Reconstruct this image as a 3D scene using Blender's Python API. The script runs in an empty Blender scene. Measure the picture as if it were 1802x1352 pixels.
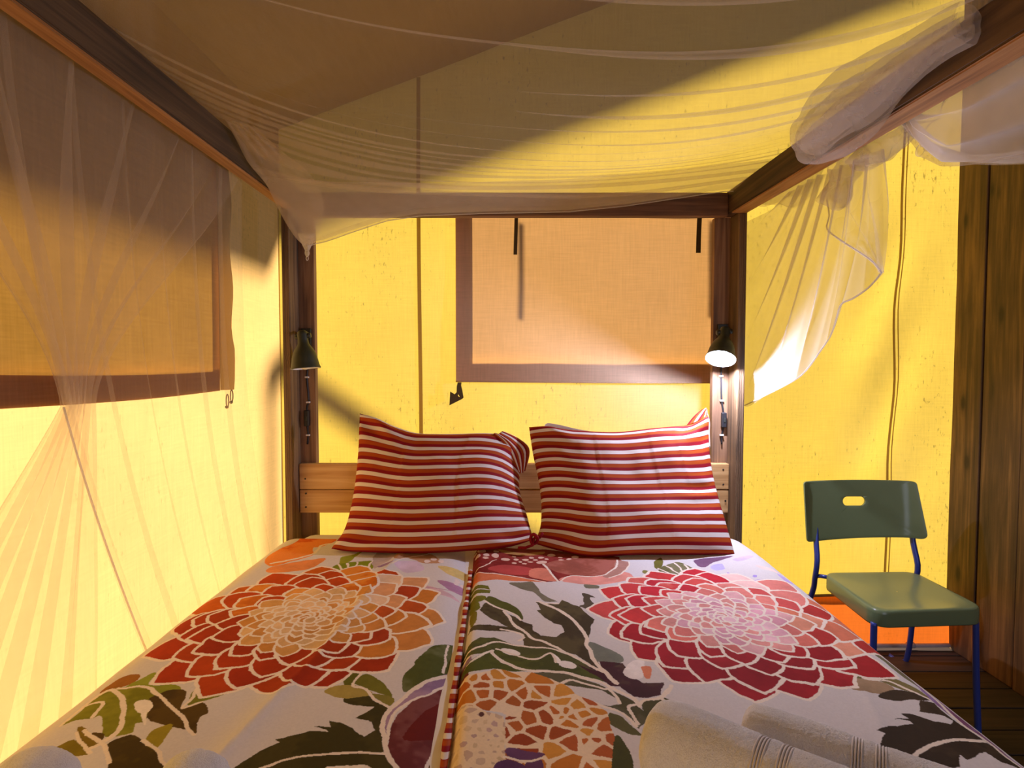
import bpy, bmesh, math, random
import numpy as np
from mathutils import Vector, Matrix, noise
random.seed(7)
rng = np.random.default_rng(11)
S = bpy.context.scene
COL = S.collection

# ------------------------------------------------------------------ camera
FPX, CX, CY, CAMH = 950.0, 901.0, 676.0, 1.30
TH = math.atan(36 / 950)
ct, st = math.cos(TH), math.sin(TH)
cam = bpy.data.cameras.new('camera')
cam.sensor_width = 36
cam.lens = 36 * FPX / 1802
cam.clip_start = 0.02
co = bpy.data.objects.new('camera', cam)
co.location = (0, 0, CAMH)
co.rotation_euler = (math.pi / 2 - TH, 0, 0)
COL.objects.link(co)
S.camera = co

# ------------------------------------------------------------------ light
SUN_DIR = Vector((0.55, -0.56, -0.62)).normalized()
sl = bpy.data.lights.new('sun', 'SUN')
sl.energy = 10.2
sl.angle = math.radians(6.0)
sl.color = (1.0, 0.95, 0.85)
so = bpy.data.objects.new('sun', sl)
so.rotation_euler = SUN_DIR.to_track_quat('-Z', 'Y').to_euler()
so.location = (-4, 8, 7)
COL.objects.link(so)
w = bpy.data.worlds.new('sky')
S.world = w
w.use_nodes = True
bg = w.node_tree.nodes['Background']
bg.inputs[0].default_value = (0.66, 0.72, 1.0, 1)
bg.inputs[1].default_value = 0.16
dl_ = bpy.data.lights.new('doorway_fill', 'AREA')      # cool fill light added at an unseen doorway behind the camera
dl_.shape = 'RECTANGLE'
dl_.size, dl_.size_y = 1.2, 2.0
dl_.energy = 15.0
dl_.color = (0.74, 0.78, 1.0)
do_ = bpy.data.objects.new('doorway_fill', dl_)
do_.location = (1.25, -1.37, 1.05)
do_.rotation_euler = (math.pi / 2, 0, 0)
COL.objects.link(do_)
S.view_settings.view_transform = 'Standard'
S.view_settings.look = 'None'
S.view_settings.gamma = 1
S.view_settings.use_curve_mapping = False
S.view_settings.exposure = 0.0
S.cycles.transparent_max_bounces = 32
S.cycles.max_bounces = 10
S.cycles.diffuse_bounces = 6
S.cycles.transmission_bounces = 8
S.cycles.sample_clamp_indirect = 6
LAMP_POWER = 33.0


# ------------------------------------------------------------------ helpers
def ray(px, py):
    x = (px - CX) / FPX
    u = (CY - py) / FPX
    return Vector((x, ct + u * st, -st + u * ct))


def at(px, py, Y):
    r = ray(px, py)
    t = Y / r.y
    return Vector((r.x * t, Y, CAMH + r.z * t))


def atz(px, py, z):
    r = ray(px, py)
    t = (z - CAMH) / r.z
    return Vector((r.x * t, r.y * t, z))


def atx(px, py, X):
    r = ray(px, py)
    t = X / r.x
    return Vector((X, r.y * t, CAMH + r.z * t))


def lin(c):
    return tuple((v / 255 / 12.92) if v <= 10 else (((v / 255) + 0.055) / 1.055) ** 2.4 for v in c)


def sm(a, b, x):
    t = max(0.0, min(1.0, (x - a) / (b - a)))
    return t * t * (3 - 2 * t)


def interp(xs, ys, x):
    if x <= xs[0]: return ys[0]
    for i in range(len(xs) - 1):
        if x <= xs[i + 1]:
            f = (x - xs[i]) / (xs[i + 1] - xs[i])
            return ys[i] + (ys[i + 1] - ys[i]) * f
    return ys[-1]


def poly_at(pts, t):
    """point on a polyline of Vectors by normalised arc length, smoothed"""
    L = [0.0]
    for a, b in zip(pts, pts[1:]): L.append(L[-1] + (b - a).length)
    d = t * L[-1]
    for i in range(len(pts) - 1):
        if d <= L[i + 1] or i == len(pts) - 2:
            f = (d - L[i]) / max(1e-9, L[i + 1] - L[i])
            p0 = pts[max(0, i - 1)]; p1 = pts[i]; p2 = pts[i + 1]; p3 = pts[min(len(pts) - 1, i + 2)]
            f2, f3 = f * f, f * f * f
            return 0.5 * ((2 * p1) + (p2 - p0) * f + (2 * p0 - 5 * p1 + 4 * p2 - p3) * f2 + (3 * p1 - p0 - 3 * p2 + p3) * f3)


def tag(o, label=None, cat=None, group=None, kind=None):
    if label: o['label'] = label
    if cat: o['category'] = cat
    if group: o['group'] = group
    if kind: o['kind'] = kind
    return o


def wloc(o):
    v = Vector(o.location)
    while o.parent:
        o = o.parent
        v += Vector(o.location)
    return v


def empty(name, loc, label=None, cat=None, group=None, kind=None):
    o = bpy.data.objects.new(name, None)
    o.location = loc
    o.empty_display_size = 0.1
    COL.objects.link(o)
    return tag(o, label, cat, group, kind)


def link(name, bm, mat, parent=None, smooth=False, origin=None, kind=None):
    """bm holds world coordinates; object gets its origin at its own centre"""
    bm.normal_update()
    if origin is None:
        vs = [v.co for v in bm.verts]
        lo = Vector((min(v.x for v in vs), min(v.y for v in vs), min(v.z for v in vs)))
        hi = Vector((max(v.x for v in vs), max(v.y for v in vs), max(v.z for v in vs)))
        origin = (lo + hi) / 2
    origin = Vector(origin)
    bmesh.ops.translate(bm, verts=bm.verts, vec=-origin)
    me = bpy.data.meshes.new(name)
    bm.to_mesh(me)
    bm.free()
    if mat: me.materials.append(mat)
    if smooth:
        me.polygons.foreach_set('use_smooth', [True] * len(me.polygons))
    o = bpy.data.objects.new(name, me)
    COL.objects.link(o)
    if parent:
        o.parent = parent
        o.location = origin - wloc(parent)
    else:
        o.location = origin
    if kind: o['kind'] = kind
    return o


def bm_box(bm, lo, hi, bev=0.0, seg=2):
    r = bmesh.ops.create_cube(bm, size=1.0)
    vs = r['verts']
    for v in vs:
        v.co = Vector([(lo[i] + hi[i]) / 2 + v.co[i] * (hi[i] - lo[i]) for i in range(3)])
    if bev:
        es = list({e for v in vs for e in v.link_edges})
        bmesh.ops.bevel(bm, geom=es, offset=bev, segments=seg, affect='EDGES', profile=0.5)


def box(name, lo, hi, mat, parent=None, bev=0.003, kind=None, smooth=False):
    bm = bmesh.new()
    bm_box(bm, lo, hi, bev)
    return link(name, bm, mat, parent, kind=kind, smooth=smooth)


def bm_tube(bm, pts, r, n=8, cap=True, closed=False):
    rad = r if callable(r) else (lambda t: r)
    rings = []
    N = len(pts)
    up = Vector((0, 0, 1))
    prev = None
    for i, p in enumerate(pts):
        a = pts[(i - 1) % N] if closed else pts[max(0, i - 1)]
        b = pts[(i + 1) % N] if closed else pts[min(N - 1, i + 1)]
        d = (b - a).normalized()
        if prev is None:
            x = d.cross(up)
            if x.length < 0.05: x = d.cross(Vector((0, 1, 0)))
        else:
            x = prev - d * prev.dot(d)
        x.normalize()
        prev = x
        y = d.cross(x)
        rr = rad(i / max(1, N - 1))
        rings.append([bm.verts.new(p + (x * math.cos(2 * math.pi * k / n) + y * math.sin(2 * math.pi * k / n)) * rr) for k in range(n)])
    M = N if closed else N - 1
    for i in range(M):
        A, B = rings[i], rings[(i + 1) % N]
        for k in range(n):
            bm.faces.new((A[k], A[(k + 1) % n], B[(k + 1) % n], B[k]))
    if cap and not closed:
        bm.faces.new(rings[0][::-1])
        bm.faces.new(rings[-1])
    return rings


def tube(name, pts, r, mat, parent=None, n=8, closed=False):
    bm = bmesh.new()
    bm_tube(bm, [Vector(p) for p in pts], r, n, True, closed)
    return link(name, bm, mat, parent, smooth=True)


def bm_grid(bm, rows, uvs=None, closed=False):
    """rows: list of lists of Vectors"""
    V = [[bm.verts.new(p) for p in r] for r in rows]
    lay = bm.loops.layers.uv.new('UVMap') if uvs else None
    for i in range(len(V) - 1):
        n = len(V[i])
        for j in range(n if closed else n - 1):
            j2 = (j + 1) % n
            try:
                f = bm.faces.new((V[i][j], V[i][j2], V[i + 1][j2], V[i + 1][j]))
            except ValueError:
                continue
            if lay:
                for l, (a, b) in zip(f.loops, ((i, j), (i, j2), (i + 1, j2), (i + 1, j))):
                    l[lay].uv = uvs[a][b]
    return V


def bm_lathe(bm, prof, origin, axis, n=28):
    """prof list of (r, h) along axis from origin"""
    axis = Vector(axis).normalized()
    x = axis.cross(Vector((0, 1, 0)))
    if x.length < 0.1: x = axis.cross(Vector((1, 0, 0)))
    x.normalize()
    y = axis.cross(x)
    rows = []
    for r, h in prof:
        rows.append([Vector(origin) + axis * h + (x * math.cos(2 * math.pi * k / n) + y * math.sin(2 * math.pi * k / n)) * r for k in range(n)])
    bm_grid(bm, rows, closed=True)
    return x, y


def fbm(p, sc=1.0, o=3):
    p = Vector(p) * sc
    v, a = 0.0, 1.0
    for i in range(o):
        v += a * noise.noise(p)
        p = p * 2.03 + Vector((3.1, 7.7, 1.3))
        a *= 0.5
    return v


# ------------------------------------------------------------------ materials
def nt(name):
    m = bpy.data.materials.new(name)
    m.use_nodes = True
    t = m.node_tree
    for n in list(t.nodes): t.nodes.remove(n)
    out = t.nodes.new('ShaderNodeOutputMaterial')
    return m, t, out


def N(t, typ, **kw):
    n = t.nodes.new(typ)
    for k, v in kw.items():
        if k.startswith('i_'):
            n.inputs[k[2:].replace('_', ' ')].default_value = v
        else:
            setattr(n, k, v)
    return n


def col4(c): return (c[0], c[1], c[2], 1)


def mixcol(t, fac, a, b, mode='MIX'):
    n = t.nodes.new('ShaderNodeMix')
    n.data_type = 'RGBA'
    n.blend_type = mode
    for sock, v in ((0, fac), (6, a), (7, b)):
        if hasattr(v, 'is_output'):
            t.links.new(v, n.inputs[sock])
        elif sock == 0:
            n.inputs[0].default_value = v
        else:
            n.inputs[sock].default_value = col4(v)
    return n.outputs[2]


def ramp(t, src, stops, interp='LINEAR'):
    n = t.nodes.new('ShaderNodeValToRGB')
    n.color_ramp.interpolation = interp
    e = n.color_ramp.elements
    while len(e) > 1: e.remove(e[-1])
    for i, (p, c) in enumerate(stops):
        el = e[0] if i == 0 else e.new(p)
        el.position = p
        el.color = col4(c) if len(c) == 3 else c
    t.links.new(src, n.inputs[0])
    return n.outputs[0]


def math_(t, op, a, b=None):
    n = t.nodes.new('ShaderNodeMath')
    n.operation = op
    for i, v in enumerate((a, b)):
        if v is None: continue
        if hasattr(v, 'is_output'): t.links.new(v, n.inputs[i])
        else: n.inputs[i].default_value = v
    return n.outputs[0]


def texnoise(t, vec, scale, detail=3, rough=0.5, dist=0.0):
    n = t.nodes.new('ShaderNodeTexNoise')
    n.inputs['Scale'].default_value = scale
    n.inputs['Detail'].default_value = detail
    n.inputs['Roughness'].default_value = rough
    n.inputs['Distortion'].default_value = dist
    if vec is not None: t.links.new(vec, n.inputs['Vector'])
    return n.outputs[0]


def mapping(t, scale, coord='Object', rnd=False):
    tc = t.nodes.new('ShaderNodeTexCoord')
    mp = t.nodes.new('ShaderNodeMapping')
    mp.inputs['Scale'].default_value = scale
    src = tc.outputs[coord]
    if rnd:
        oi = t.nodes.new('ShaderNodeObjectInfo')
        va = t.nodes.new('ShaderNodeVectorMath')
        va.operation = 'ADD'
        m2 = math_(t, 'MULTIPLY', oi.outputs['Random'], 37.0)
        cb = t.nodes.new('ShaderNodeCombineXYZ')
        for i in range(3): t.links.new(m2, cb.inputs[i])
        t.links.new(src, va.inputs[0])
        t.links.new(cb.outputs[0], va.inputs[1])
        src = va.outputs[0]
    t.links.new(src, mp.inputs['Vector'])
    return mp.outputs[0]


def fabric(name, front, trans, tfac, mildew=0.0, weave=0.065, axes=(1, 1, 1), rough_mild=1.0):
    """cloth that scatters light on both sides"""
    m, t, out = nt(name)
    a, b, c = axes
    warp = texnoise(t, mapping(t, (160 * a, 160 * b, 9 * c)), 1.0, 2)
    weft = texnoise(t, mapping(t, (9 * a, 9 * b, 160 * c)), 1.0, 2)
    blot = texnoise(t, mapping(t, (1.6, 1.6, 1.6)), 1.0, 4)
    s = math_(t, 'ADD', warp, weft)
    s = math_(t, 'ADD', math_(t, 'MULTIPLY', math_(t, 'SUBTRACT', s, 1.0), weave * 3), 1.0)
    s = math_(t, 'MULTIPLY', s, math_(t, 'ADD', 0.85, math_(t, 'MULTIPLY', blot, 0.3)))
    g = t.nodes.new('ShaderNodeCombineColor')
    for i in range(3): t.links.new(s, g.inputs[i])
    cf = mixcol(t, 1.0, front, g.outputs[0], 'MULTIPLY')
    ctc = mixcol(t, 1.0, trans, g.outputs[0], 'MULTIPLY')
    if mildew:
        spots = texnoise(t, mapping(t, (95 * a, 95 * b, 34 * c)), 1.0, 3, 0.7)
        zone = texnoise(t, mapping(t, (2.3, 2.3, 1.7)), 1.0, 2)
        f = math_(t, 'ADD', spots, math_(t, 'MULTIPLY', zone, 0.28))
        f = ramp(t, f, [(0.765, (0, 0, 0)), (0.87, (1, 1, 1))])
        f = math_(t, 'MULTIPLY', f, mildew)
        ctc = mixcol(t, f, ctc, tuple(v * 0.32 for v in (trans[0] * 0.95, trans[1], trans[2] * 0.9)))
    d = N(t, 'ShaderNodeBsdfDiffuse')
    tr = N(t, 'ShaderNodeBsdfTranslucent')
    t.links.new(cf, d.inputs[0])
    t.links.new(ctc, tr.inputs[0])
    mx = N(t, 'ShaderNodeMixShader')
    mx.inputs[0].default_value = tfac
    t.links.new(d.outputs[0], mx.inputs[1])
    t.links.new(tr.outputs[0], mx.inputs[2])
    t.links.new(mx.outputs[0], out.inputs[0])
    return m


def net_mat(name, c, opacity):
    m, t, out = nt(name)
    d = N(t, 'ShaderNodeBsdfDiffuse'); d.inputs[0].default_value = col4(c)
    tr = N(t, 'ShaderNodeBsdfTranslucent'); tr.inputs[0].default_value = col4(c)
    mx = N(t, 'ShaderNodeMixShader'); mx.inputs[0].default_value = 0.5
    t.links.new(d.outputs[0], mx.inputs[1]); t.links.new(tr.outputs[0], mx.inputs[2])
    tp = N(t, 'ShaderNodeBsdfTransparent')
    m2 = N(t, 'ShaderNodeMixShader')
    th = texnoise(t, mapping(t, (25, 25, 25)), 1.0, 1)
    f = math_(t, 'MULTIPLY', math_(t, 'ADD', 0.9, math_(t, 'MULTIPLY', th, 0.2)), opacity)
    t.links.new(f, m2.inputs[0])
    t.links.new(tp.outputs[0], m2.inputs[1]); t.links.new(mx.outputs[0], m2.inputs[2])
    t.links.new(m2.outputs[0], out.inputs[0])
    return m


def wood(name, dark, mid, light, axis=2, rough=0.7, knots=0.8, bump=0.25, grain=1.0, saw=0.0):
    m, t, out = nt(name)
    sc = [30 * grain] * 3; sc[axis] = 1.3
    sc2 = [110 * grain] * 3; sc2[axis] = 3.0
    v = mapping(t, tuple(sc), rnd=True)
    n1 = texnoise(t, v, 1.0, 4, 0.55, 1.2)
    n2 = texnoise(t, mapping(t, tuple(sc2), rnd=True), 1.0, 3, 0.6)
    n3 = texnoise(t, mapping(t, (3, 3, 3), rnd=True), 1.0, 2)
    s = math_(t, 'ADD', math_(t, 'MULTIPLY', n1, 0.62), math_(t, 'MULTIPLY', n2, 0.38))
    s = math_(t, 'ADD', s, math_(t, 'MULTIPLY', math_(t, 'SUBTRACT', n3, 0.5), 0.35))
    c = ramp(t, s, [(0.33, dark), (0.5, mid), (0.66, light)])
    if knots:
        kv = [9.0] * 3; kv[axis] = 3.4
        vo = N(t, 'ShaderNodeTexVoronoi')
        vo.inputs['Scale'].default_value = 1.0
        vo.inputs['Randomness'].default_value = 1.0
        t.links.new(mapping(t, tuple(kv), rnd=True), vo.inputs['Vector'])
        k = ramp(t, vo.outputs['Distance'], [(0.0, (1, 1, 1)), (0.08, (0.9, 0.9, 0.9)), (0.15, (0.25, 0.25, 0.25)), (0.25, (0, 0, 0))])
        c = mixcol(t, math_(t, 'MULTIPLY', k, knots), c, tuple(x * 0.45 for x in dark))
    h = s
    if saw:
        wv = N(t, 'ShaderNodeTexWave')
        wv.inputs['Scale'].default_value = 1.0
        wv.inputs['Distortion'].default_value = 3.0
        wv.inputs['Detail'].default_value = 2.0
        sv = [40] * 3; sv[axis] = 55
        t.links.new(mapping(t, tuple(sv), rnd=True), wv.inputs['Vector'])
        h = math_(t, 'ADD', s, math_(t, 'MULTIPLY', wv.outputs[1], saw))
        c = mixcol(t, math_(t, 'MULTIPLY', wv.outputs[1], saw * 0.5), c, dark)
    p = N(t, 'ShaderNodeBsdfPrincipled')
    p.inputs['Roughness'].default_value = rough
    t.links.new(c, p.inputs['Base Color'])
    b = N(t, 'ShaderNodeBump')
    b.inputs['Strength'].default_value = bump
    b.inputs['Distance'].default_value = 0.003
    t.links.new(h, b.inputs['Height'])
    t.links.new(b.outputs[0], p.inputs['Normal'])
    t.links.new(p.outputs[0], out.inputs[0])
    return m


def plain(name, c, rough=0.5, metal=0.0, spec=0.5, bump=0.0, bscale=200, var=0.05, sheen=0.0):
    m, t, out = nt(name)
    p = N(t, 'ShaderNodeBsdfPrincipled')
    p.inputs['Roughness'].default_value = rough
    p.inputs['Metallic'].default_value = metal
    p.inputs['Specular IOR Level'].default_value = spec
    if sheen:
        p.inputs['Sheen Weight'].default_value = sheen
    v = mapping(t, (1, 1, 1))
    n = texnoise(t, v, 18, 3)
    c2 = mixcol(t, n, tuple(x * (1 - var) for x in c), tuple(min(1, x * (1 + var)) for x in c))
    t.links.new(c2, p.inputs['Base Color'])
    if bump:
        nb = texnoise(t, v, bscale, 2)
        b = N(t, 'ShaderNodeBump')
        b.inputs['Strength'].default_value = bump
        b.inputs['Distance'].default_value = 0.002
        t.links.new(nb, b.inputs['Height'])
        t.links.new(b.outputs[0], p.inputs['Normal'])
    t.links.new(p.outputs[0], out.inputs[0])
    return m


def emit(name, c, s):
    m, t, out = nt(name)
    e = N(t, 'ShaderNodeEmission')
    e.inputs[0].default_value = col4(c)
    e.inputs[1].default_value = s
    t.links.new(e.outputs[0], out.inputs[0])
    return m




def terry():
    m, t, out = nt('towel_terry')
    v = mapping(t, (1, 1, 1))
    n1 = texnoise(t, v, 520, 3, 0.7)
    n2 = texnoise(t, v, 60, 2)
    c = ramp(t, math_(t, 'ADD', math_(t, 'MULTIPLY', n1, 0.8), math_(t, 'MULTIPLY', n2, 0.2)), [(0.30, (0.70, 0.67, 0.65)), (0.56, (0.88, 0.86, 0.84))])
    p = N(t, 'ShaderNodeBsdfPrincipled')
    p.inputs['Roughness'].default_value = 0.95
    p.inputs['Specular IOR Level'].default_value = 0.05
    p.inputs['Sheen Weight'].default_value = 0.25
    t.links.new(c, p.inputs['Base Color'])
    b = N(t, 'ShaderNodeBump')
    b.inputs['Strength'].default_value = 0.8
    b.inputs['Distance'].default_value = 0.004
    t.links.new(n1, b.inputs['Height'])
    t.links.new(b.outputs[0], p.inputs['Normal'])
    t.links.new(p.outputs[0], out.inputs[0])
    return m


CANVAS_F = (0.40, 0.35, 0.31)
CANVAS_T = (0.93, 0.62, 0.075)
M = {}
M['canvas_back'] = fabric('canvas_back', CANVAS_F, CANVAS_T, 0.55, mildew=0.8, axes=(1, 1, 1))
M['canvas_left'] = fabric('canvas_left', CANVAS_F, (0.98, 0.575, 0.19), 0.88, mildew=0.35)  # canvas copy paler and brighter: strong sun and net haze put into its colour
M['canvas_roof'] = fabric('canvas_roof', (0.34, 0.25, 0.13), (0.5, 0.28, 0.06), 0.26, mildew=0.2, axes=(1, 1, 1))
M['fly'] = fabric('fly_sheet', (0.35, 0.32, 0.24), (0.3, 0.2, 0.09), 0.14)
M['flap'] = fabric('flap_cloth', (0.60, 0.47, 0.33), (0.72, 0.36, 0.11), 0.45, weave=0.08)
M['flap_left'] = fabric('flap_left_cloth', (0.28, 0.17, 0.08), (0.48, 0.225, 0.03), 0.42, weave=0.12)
M['flap_hem'] = fabric('flap_hem_cloth', (0.45, 0.33, 0.2), (0.45, 0.2, 0.05), 0.25, weave=0.08)
M['skirt'] = fabric('skirt_cloth', (0.55, 0.14, 0.05), (0.95, 0.20, 0.02), 0.5, mildew=0.4)
M['strap'] = fabric('strap_cloth', (0.10, 0.075, 0.04), (0.12, 0.08, 0.03), 0.1)
M['seam'] = fabric('seam_cloth', (0.34, 0.26, 0.12), (0.45, 0.28, 0.04), 0.45)
M['net'] = net_mat('net', (0.80, 0.70, 0.59), 0.21)
M['net_left'] = net_mat('net_left', (0.80, 0.69, 0.56), 0.18)  # net copy warmed: glow of the left wall put into its colour
M['net_right'] = net_mat('net_right', (0.84, 0.80, 0.78), 0.40)
M['net_dense'] = net_mat('net_dense', (0.82, 0.75, 0.68), 0.30)
M['net_swag'] = net_mat('net_swag', (0.90, 0.86, 0.83), 0.66)  # net copy whitened: cool light on the swag put into its colour
M['net_thin'] = net_mat('net_thin', (0.80, 0.69, 0.56), 0.13)
M['net_back'] = net_mat('net_back', (0.84, 0.74, 0.60), 0.36)
M['hem'] = net_mat('net_hem', (0.80, 0.76, 0.74), 0.62)
M['post'] = wood('post_wood', (0.11, 0.055, 0.028), (0.24, 0.125, 0.06), (0.36, 0.21, 0.11), 2, knots=0.7)
M['rough_post'] = wood('rough_post', (0.05, 0.03, 0.015), (0.16, 0.09, 0.04), (0.27, 0.17, 0.08), 2, knots=0.5, bump=0.6, saw=0.35)
M['rail_y'] = wood('rail_y', (0.030, 0.017, 0.008), (0.075, 0.040, 0.018), (0.13, 0.072, 0.032), 1, knots=0.6)
M['rail_x'] = wood('rail_x', (0.055, 0.025, 0.012), (0.15, 0.068, 0.03), (0.25, 0.12, 0.055), 0, knots=0.7)
M['lit_wood'] = wood('lit_wood', (0.20, 0.085, 0.025), (0.36, 0.17, 0.055), (0.48, 0.25, 0.09), 1, knots=0.3)  # rail wood lightened to paint in the lit underside
M['headboard'] = wood('headboard_wood', (0.40, 0.20, 0.06), (0.58, 0.34, 0.13), (0.68, 0.45, 0.20), 0, knots=0.5)
M['plank'] = wood('wall_plank', (0.042, 0.023, 0.010), (0.105, 0.056, 0.022), (0.22, 0.118, 0.042), 2, knots=0.9, bump=0.5, saw=0.25, grain=0.6)
M['floor'] = wood('floor_plank', (0.020, 0.011, 0.008), (0.04, 0.023, 0.015), (0.065, 0.038, 0.026), 0, knots=0.3)
M['dark'] = plain('dark_gap', (0.02, 0.014, 0.01), 0.9)
M['sheet'] = plain('white_cotton', (0.78, 0.74, 0.68), 0.9, spec=0.1, bump=0.1)
M['towel'] = terry()
M['towel_band'] = plain('towel_band', (0.66, 0.62, 0.60), 0.9, spec=0.1, bump=0.2, bscale=300)
M['green'] = plain('green_plastic', (0.17, 0.22, 0.11), 0.22, bump=0.05, bscale=600)
M['blue'] = plain('blue_metal', (0.035, 0.06, 0.30), 0.28, metal=0.1)
M['black'] = plain('lamp_black', (0.018, 0.022, 0.016), 0.45)
M['lamp_green'] = plain('lamp_dark_green', (0.022, 0.027, 0.012), 0.5)
M['inner'] = plain('lamp_inner', (0.85, 0.85, 0.85), 0.4)
M['clip'] = plain('white_clip', (0.85, 0.82, 0.76), 0.5)
M['cord'] = plain('black_cord', (0.012, 0.012, 0.014), 0.5)
M['screw'] = plain('screw_metal', (0.05, 0.045, 0.04), 0.4, metal=0.8)
M['pipe'] = plain('pale_pipe', (0.62, 0.52, 0.55), 0.45)
M['ground'] = plain('dry_ground', (0.09, 0.08, 0.05), 0.95, var=0.2)
M['bulb_on'] = emit('bulb_on', (0.80, 0.86, 1.0), 28.0)
M['bulb_off'] = plain('bulb_off', (0.7, 0.7, 0.68), 0.25)
M['rail_x'].name = 'rail_x'

# ------------------------------------------------------------------ setting
WY, WX, RX, FY = 2.44, -1.047, 1.995, -1.35        # back wall, left wall, right wall, front wall


def roof_z(x): return 2.335 + 0.375 * (x - WX)


def wall_sheet(name, mat, fx, s0, s1, z0, ztop, holes, step=0.05, parent=None, kind=None):
    """vertical sheet; fx(s, z) -> Vector; ztop(s); holes (s0, s1, z0, z1)"""
    ss = set(np.round(np.arange(s0, s1 + 1e-6, step), 4)) | {s1}
    zs = set(np.round(np.arange(z0, 2.2, step), 4)) | {z0}
    for a, b, c, d in holes:
        ss |= {a, b}; zs |= {c, d}
    ss = sorted(ss); zs = sorted(zs)
    ss = [s for i, s in enumerate(ss) if i == 0 or s - ss[i - 1] > 0.004]
    zs = [z for i, z in enumerate(zs) if i == 0 or z - zs[i - 1] > 0.004]
    bm = bmesh.new()
    V = {}

    def vert(i, j):
        if (i, j) not in V:
            s = ss[i]
            if j < len(zs): z = zs[j]
            else: z = zs[-1] + (ztop(s) - zs[-1]) * (j - len(zs) + 1) / 8
            V[(i, j)] = bm.verts.new(fx(s, z))
        return V[(i, j)]
    for i in range(len(ss) - 1):
        for j in range(len(zs) + 7):
            sc = (ss[i] + ss[i + 1]) / 2
            zc = (zs[j] + zs[min(j + 1, len(zs) - 1)]) / 2 if j < len(zs) - 1 else 9
            if any(a < sc < b and c < zc < d for a, b, c, d in holes): continue
            bm.faces.new((vert(i, j), vert(i + 1, j), vert(i + 1, j + 1), vert(i, j + 1)))
    return link(name, bm, mat, parent, smooth=True, kind=kind)


def back_fx(s, z):
    d = 0.006 * fbm((s * 2.2, z * 1.6, 3.0), 1, 3)
    # diagonal wrinkles by the right-hand seam
    if s > 1.35:
        k = (z - 0.9 * (s - 1.7) * 2.2)
        d += 0.012 * math.sin(k * 9 + 2 * fbm((s * 2, z, 1))) * math.exp(-((s - 1.68) / 0.16) ** 2) * sm(0.5, 0.8, z) * (1 - sm(1.7, 2.1, z))
    return Vector((s, WY + d, z))


wall_back = wall_sheet('wall_back', M['canvas_back'], back_fx, WX, RX, 0.215, roof_z, [(-0.204, 0.91, 1.328, 1.97)], kind='structure')
wall_left = wall_sheet('wall_left', M['canvas_left'], lambda s, z: Vector((WX + 0.006 * fbm((s * 1.8, z * 1.5, 9), 1, 3), s, z)), FY, WY, 0.215,
                       lambda s: roof_z(WX), [(0.85, 1.875, 1.285, 2.04)], kind='structure')
wall_front = wall_sheet('wall_front', M['canvas_back'], lambda s, z: Vector((s, FY, z)), WX, RX, 0.0, roof_z, [(0.65, 1.85, -0.1, 2.1)], step=0.15, kind='structure')


def strip(name, pts_l, pts_r, mat, parent, th=0.0):
    bm = bmesh.new()
    bm_grid(bm, [[Vector(a), Vector(b)] for a, b in zip(pts_l, pts_r)])
    return link(name, bm, mat, parent, smooth=True)


def seam(x0, z0, x1, z1, wdt, off=0.006):
    n = 30
    L, R_ = [], []
    for i in range(n + 1):
        t = i / n
        x = x0 + (x1 - x0) * t + 0.003 * math.sin(7 * t + x0)
        z = z0 + (z1 - z0) * t
        p = back_fx(x, z)
        L.append(p + Vector((-wdt / 2, -off, 0))); R_.append(p + Vector((wdt / 2, -off, 0)))
    return strip('seam', L, R_, M['seam'], wall_back)


seam(-0.414, 0.22, -0.414, roof_z(-0.41) - 0.01, 0.017)
seam(1.700, 0.22, 1.745, 2.55, 0.011)
seam(1.717, 0.22, 1.762, 2.55, 0.005)


def skirt(name, p0, p1, nrm, parent):
    bm = bmesh.new()
    rows = []
    n = 40
    for k in range(7):
        z = 0.02 + 0.222 * k / 6
        r = []
        for i in range(n + 1):
            p = Vector(p0).lerp(Vector(p1), i / n)
            r.append(Vector((p.x, p.y, z)) + Vector(nrm) * (0.012 + 0.006 * fbm((i * 0.4, z * 4, 1)) + 0.01 * (1 - k / 6)))
        rows.append(r)
    bm_grid(bm, rows)
    o = link(name, bm, M['skirt'], parent, smooth=True)
    tube('hem_roll', [Vector(p0).lerp(Vector(p1), i / 20) + Vector(nrm) * 0.016 + Vector((0, 0, 0.244 + 0.003 * math.sin(i * 1.9))) for i in range(21)], 0.006, M['seam'], parent, 6)
    return o


skirt('skirt', (WX, WY, 0), (RX, WY, 0), (0, -1, 0), wall_back)
skirt('skirt', (WX, FY, 0), (WX, WY, 0), (1, 0, 0), wall_left)
# corner binding where the left wall meets the back wall
strip('corner_binding', [(WX + 0.012, WY - 0.030, z) for z in np.linspace(0.22, 2.3, 12)], [(WX + 0.012, WY - 0.018, z) for z in np.linspace(0.22, 2.3, 12)], M['seam'], wall_left)
# left wall vertical seam
strip('seam', [(WX + 0.012, 0.6, z) for z in np.linspace(0.22, 2.3, 12)], [(WX + 0.012, 0.617, z) for z in np.linspace(0.22, 2.3, 12)], M['seam'], wall_left)

# roof-brown strip that paints eave shade onto the top of the left wall
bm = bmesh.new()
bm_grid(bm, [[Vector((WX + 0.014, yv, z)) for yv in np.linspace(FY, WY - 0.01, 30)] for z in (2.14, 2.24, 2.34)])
link('shade_band', bm, M['canvas_roof'], wall_left, smooth=True)
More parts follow.
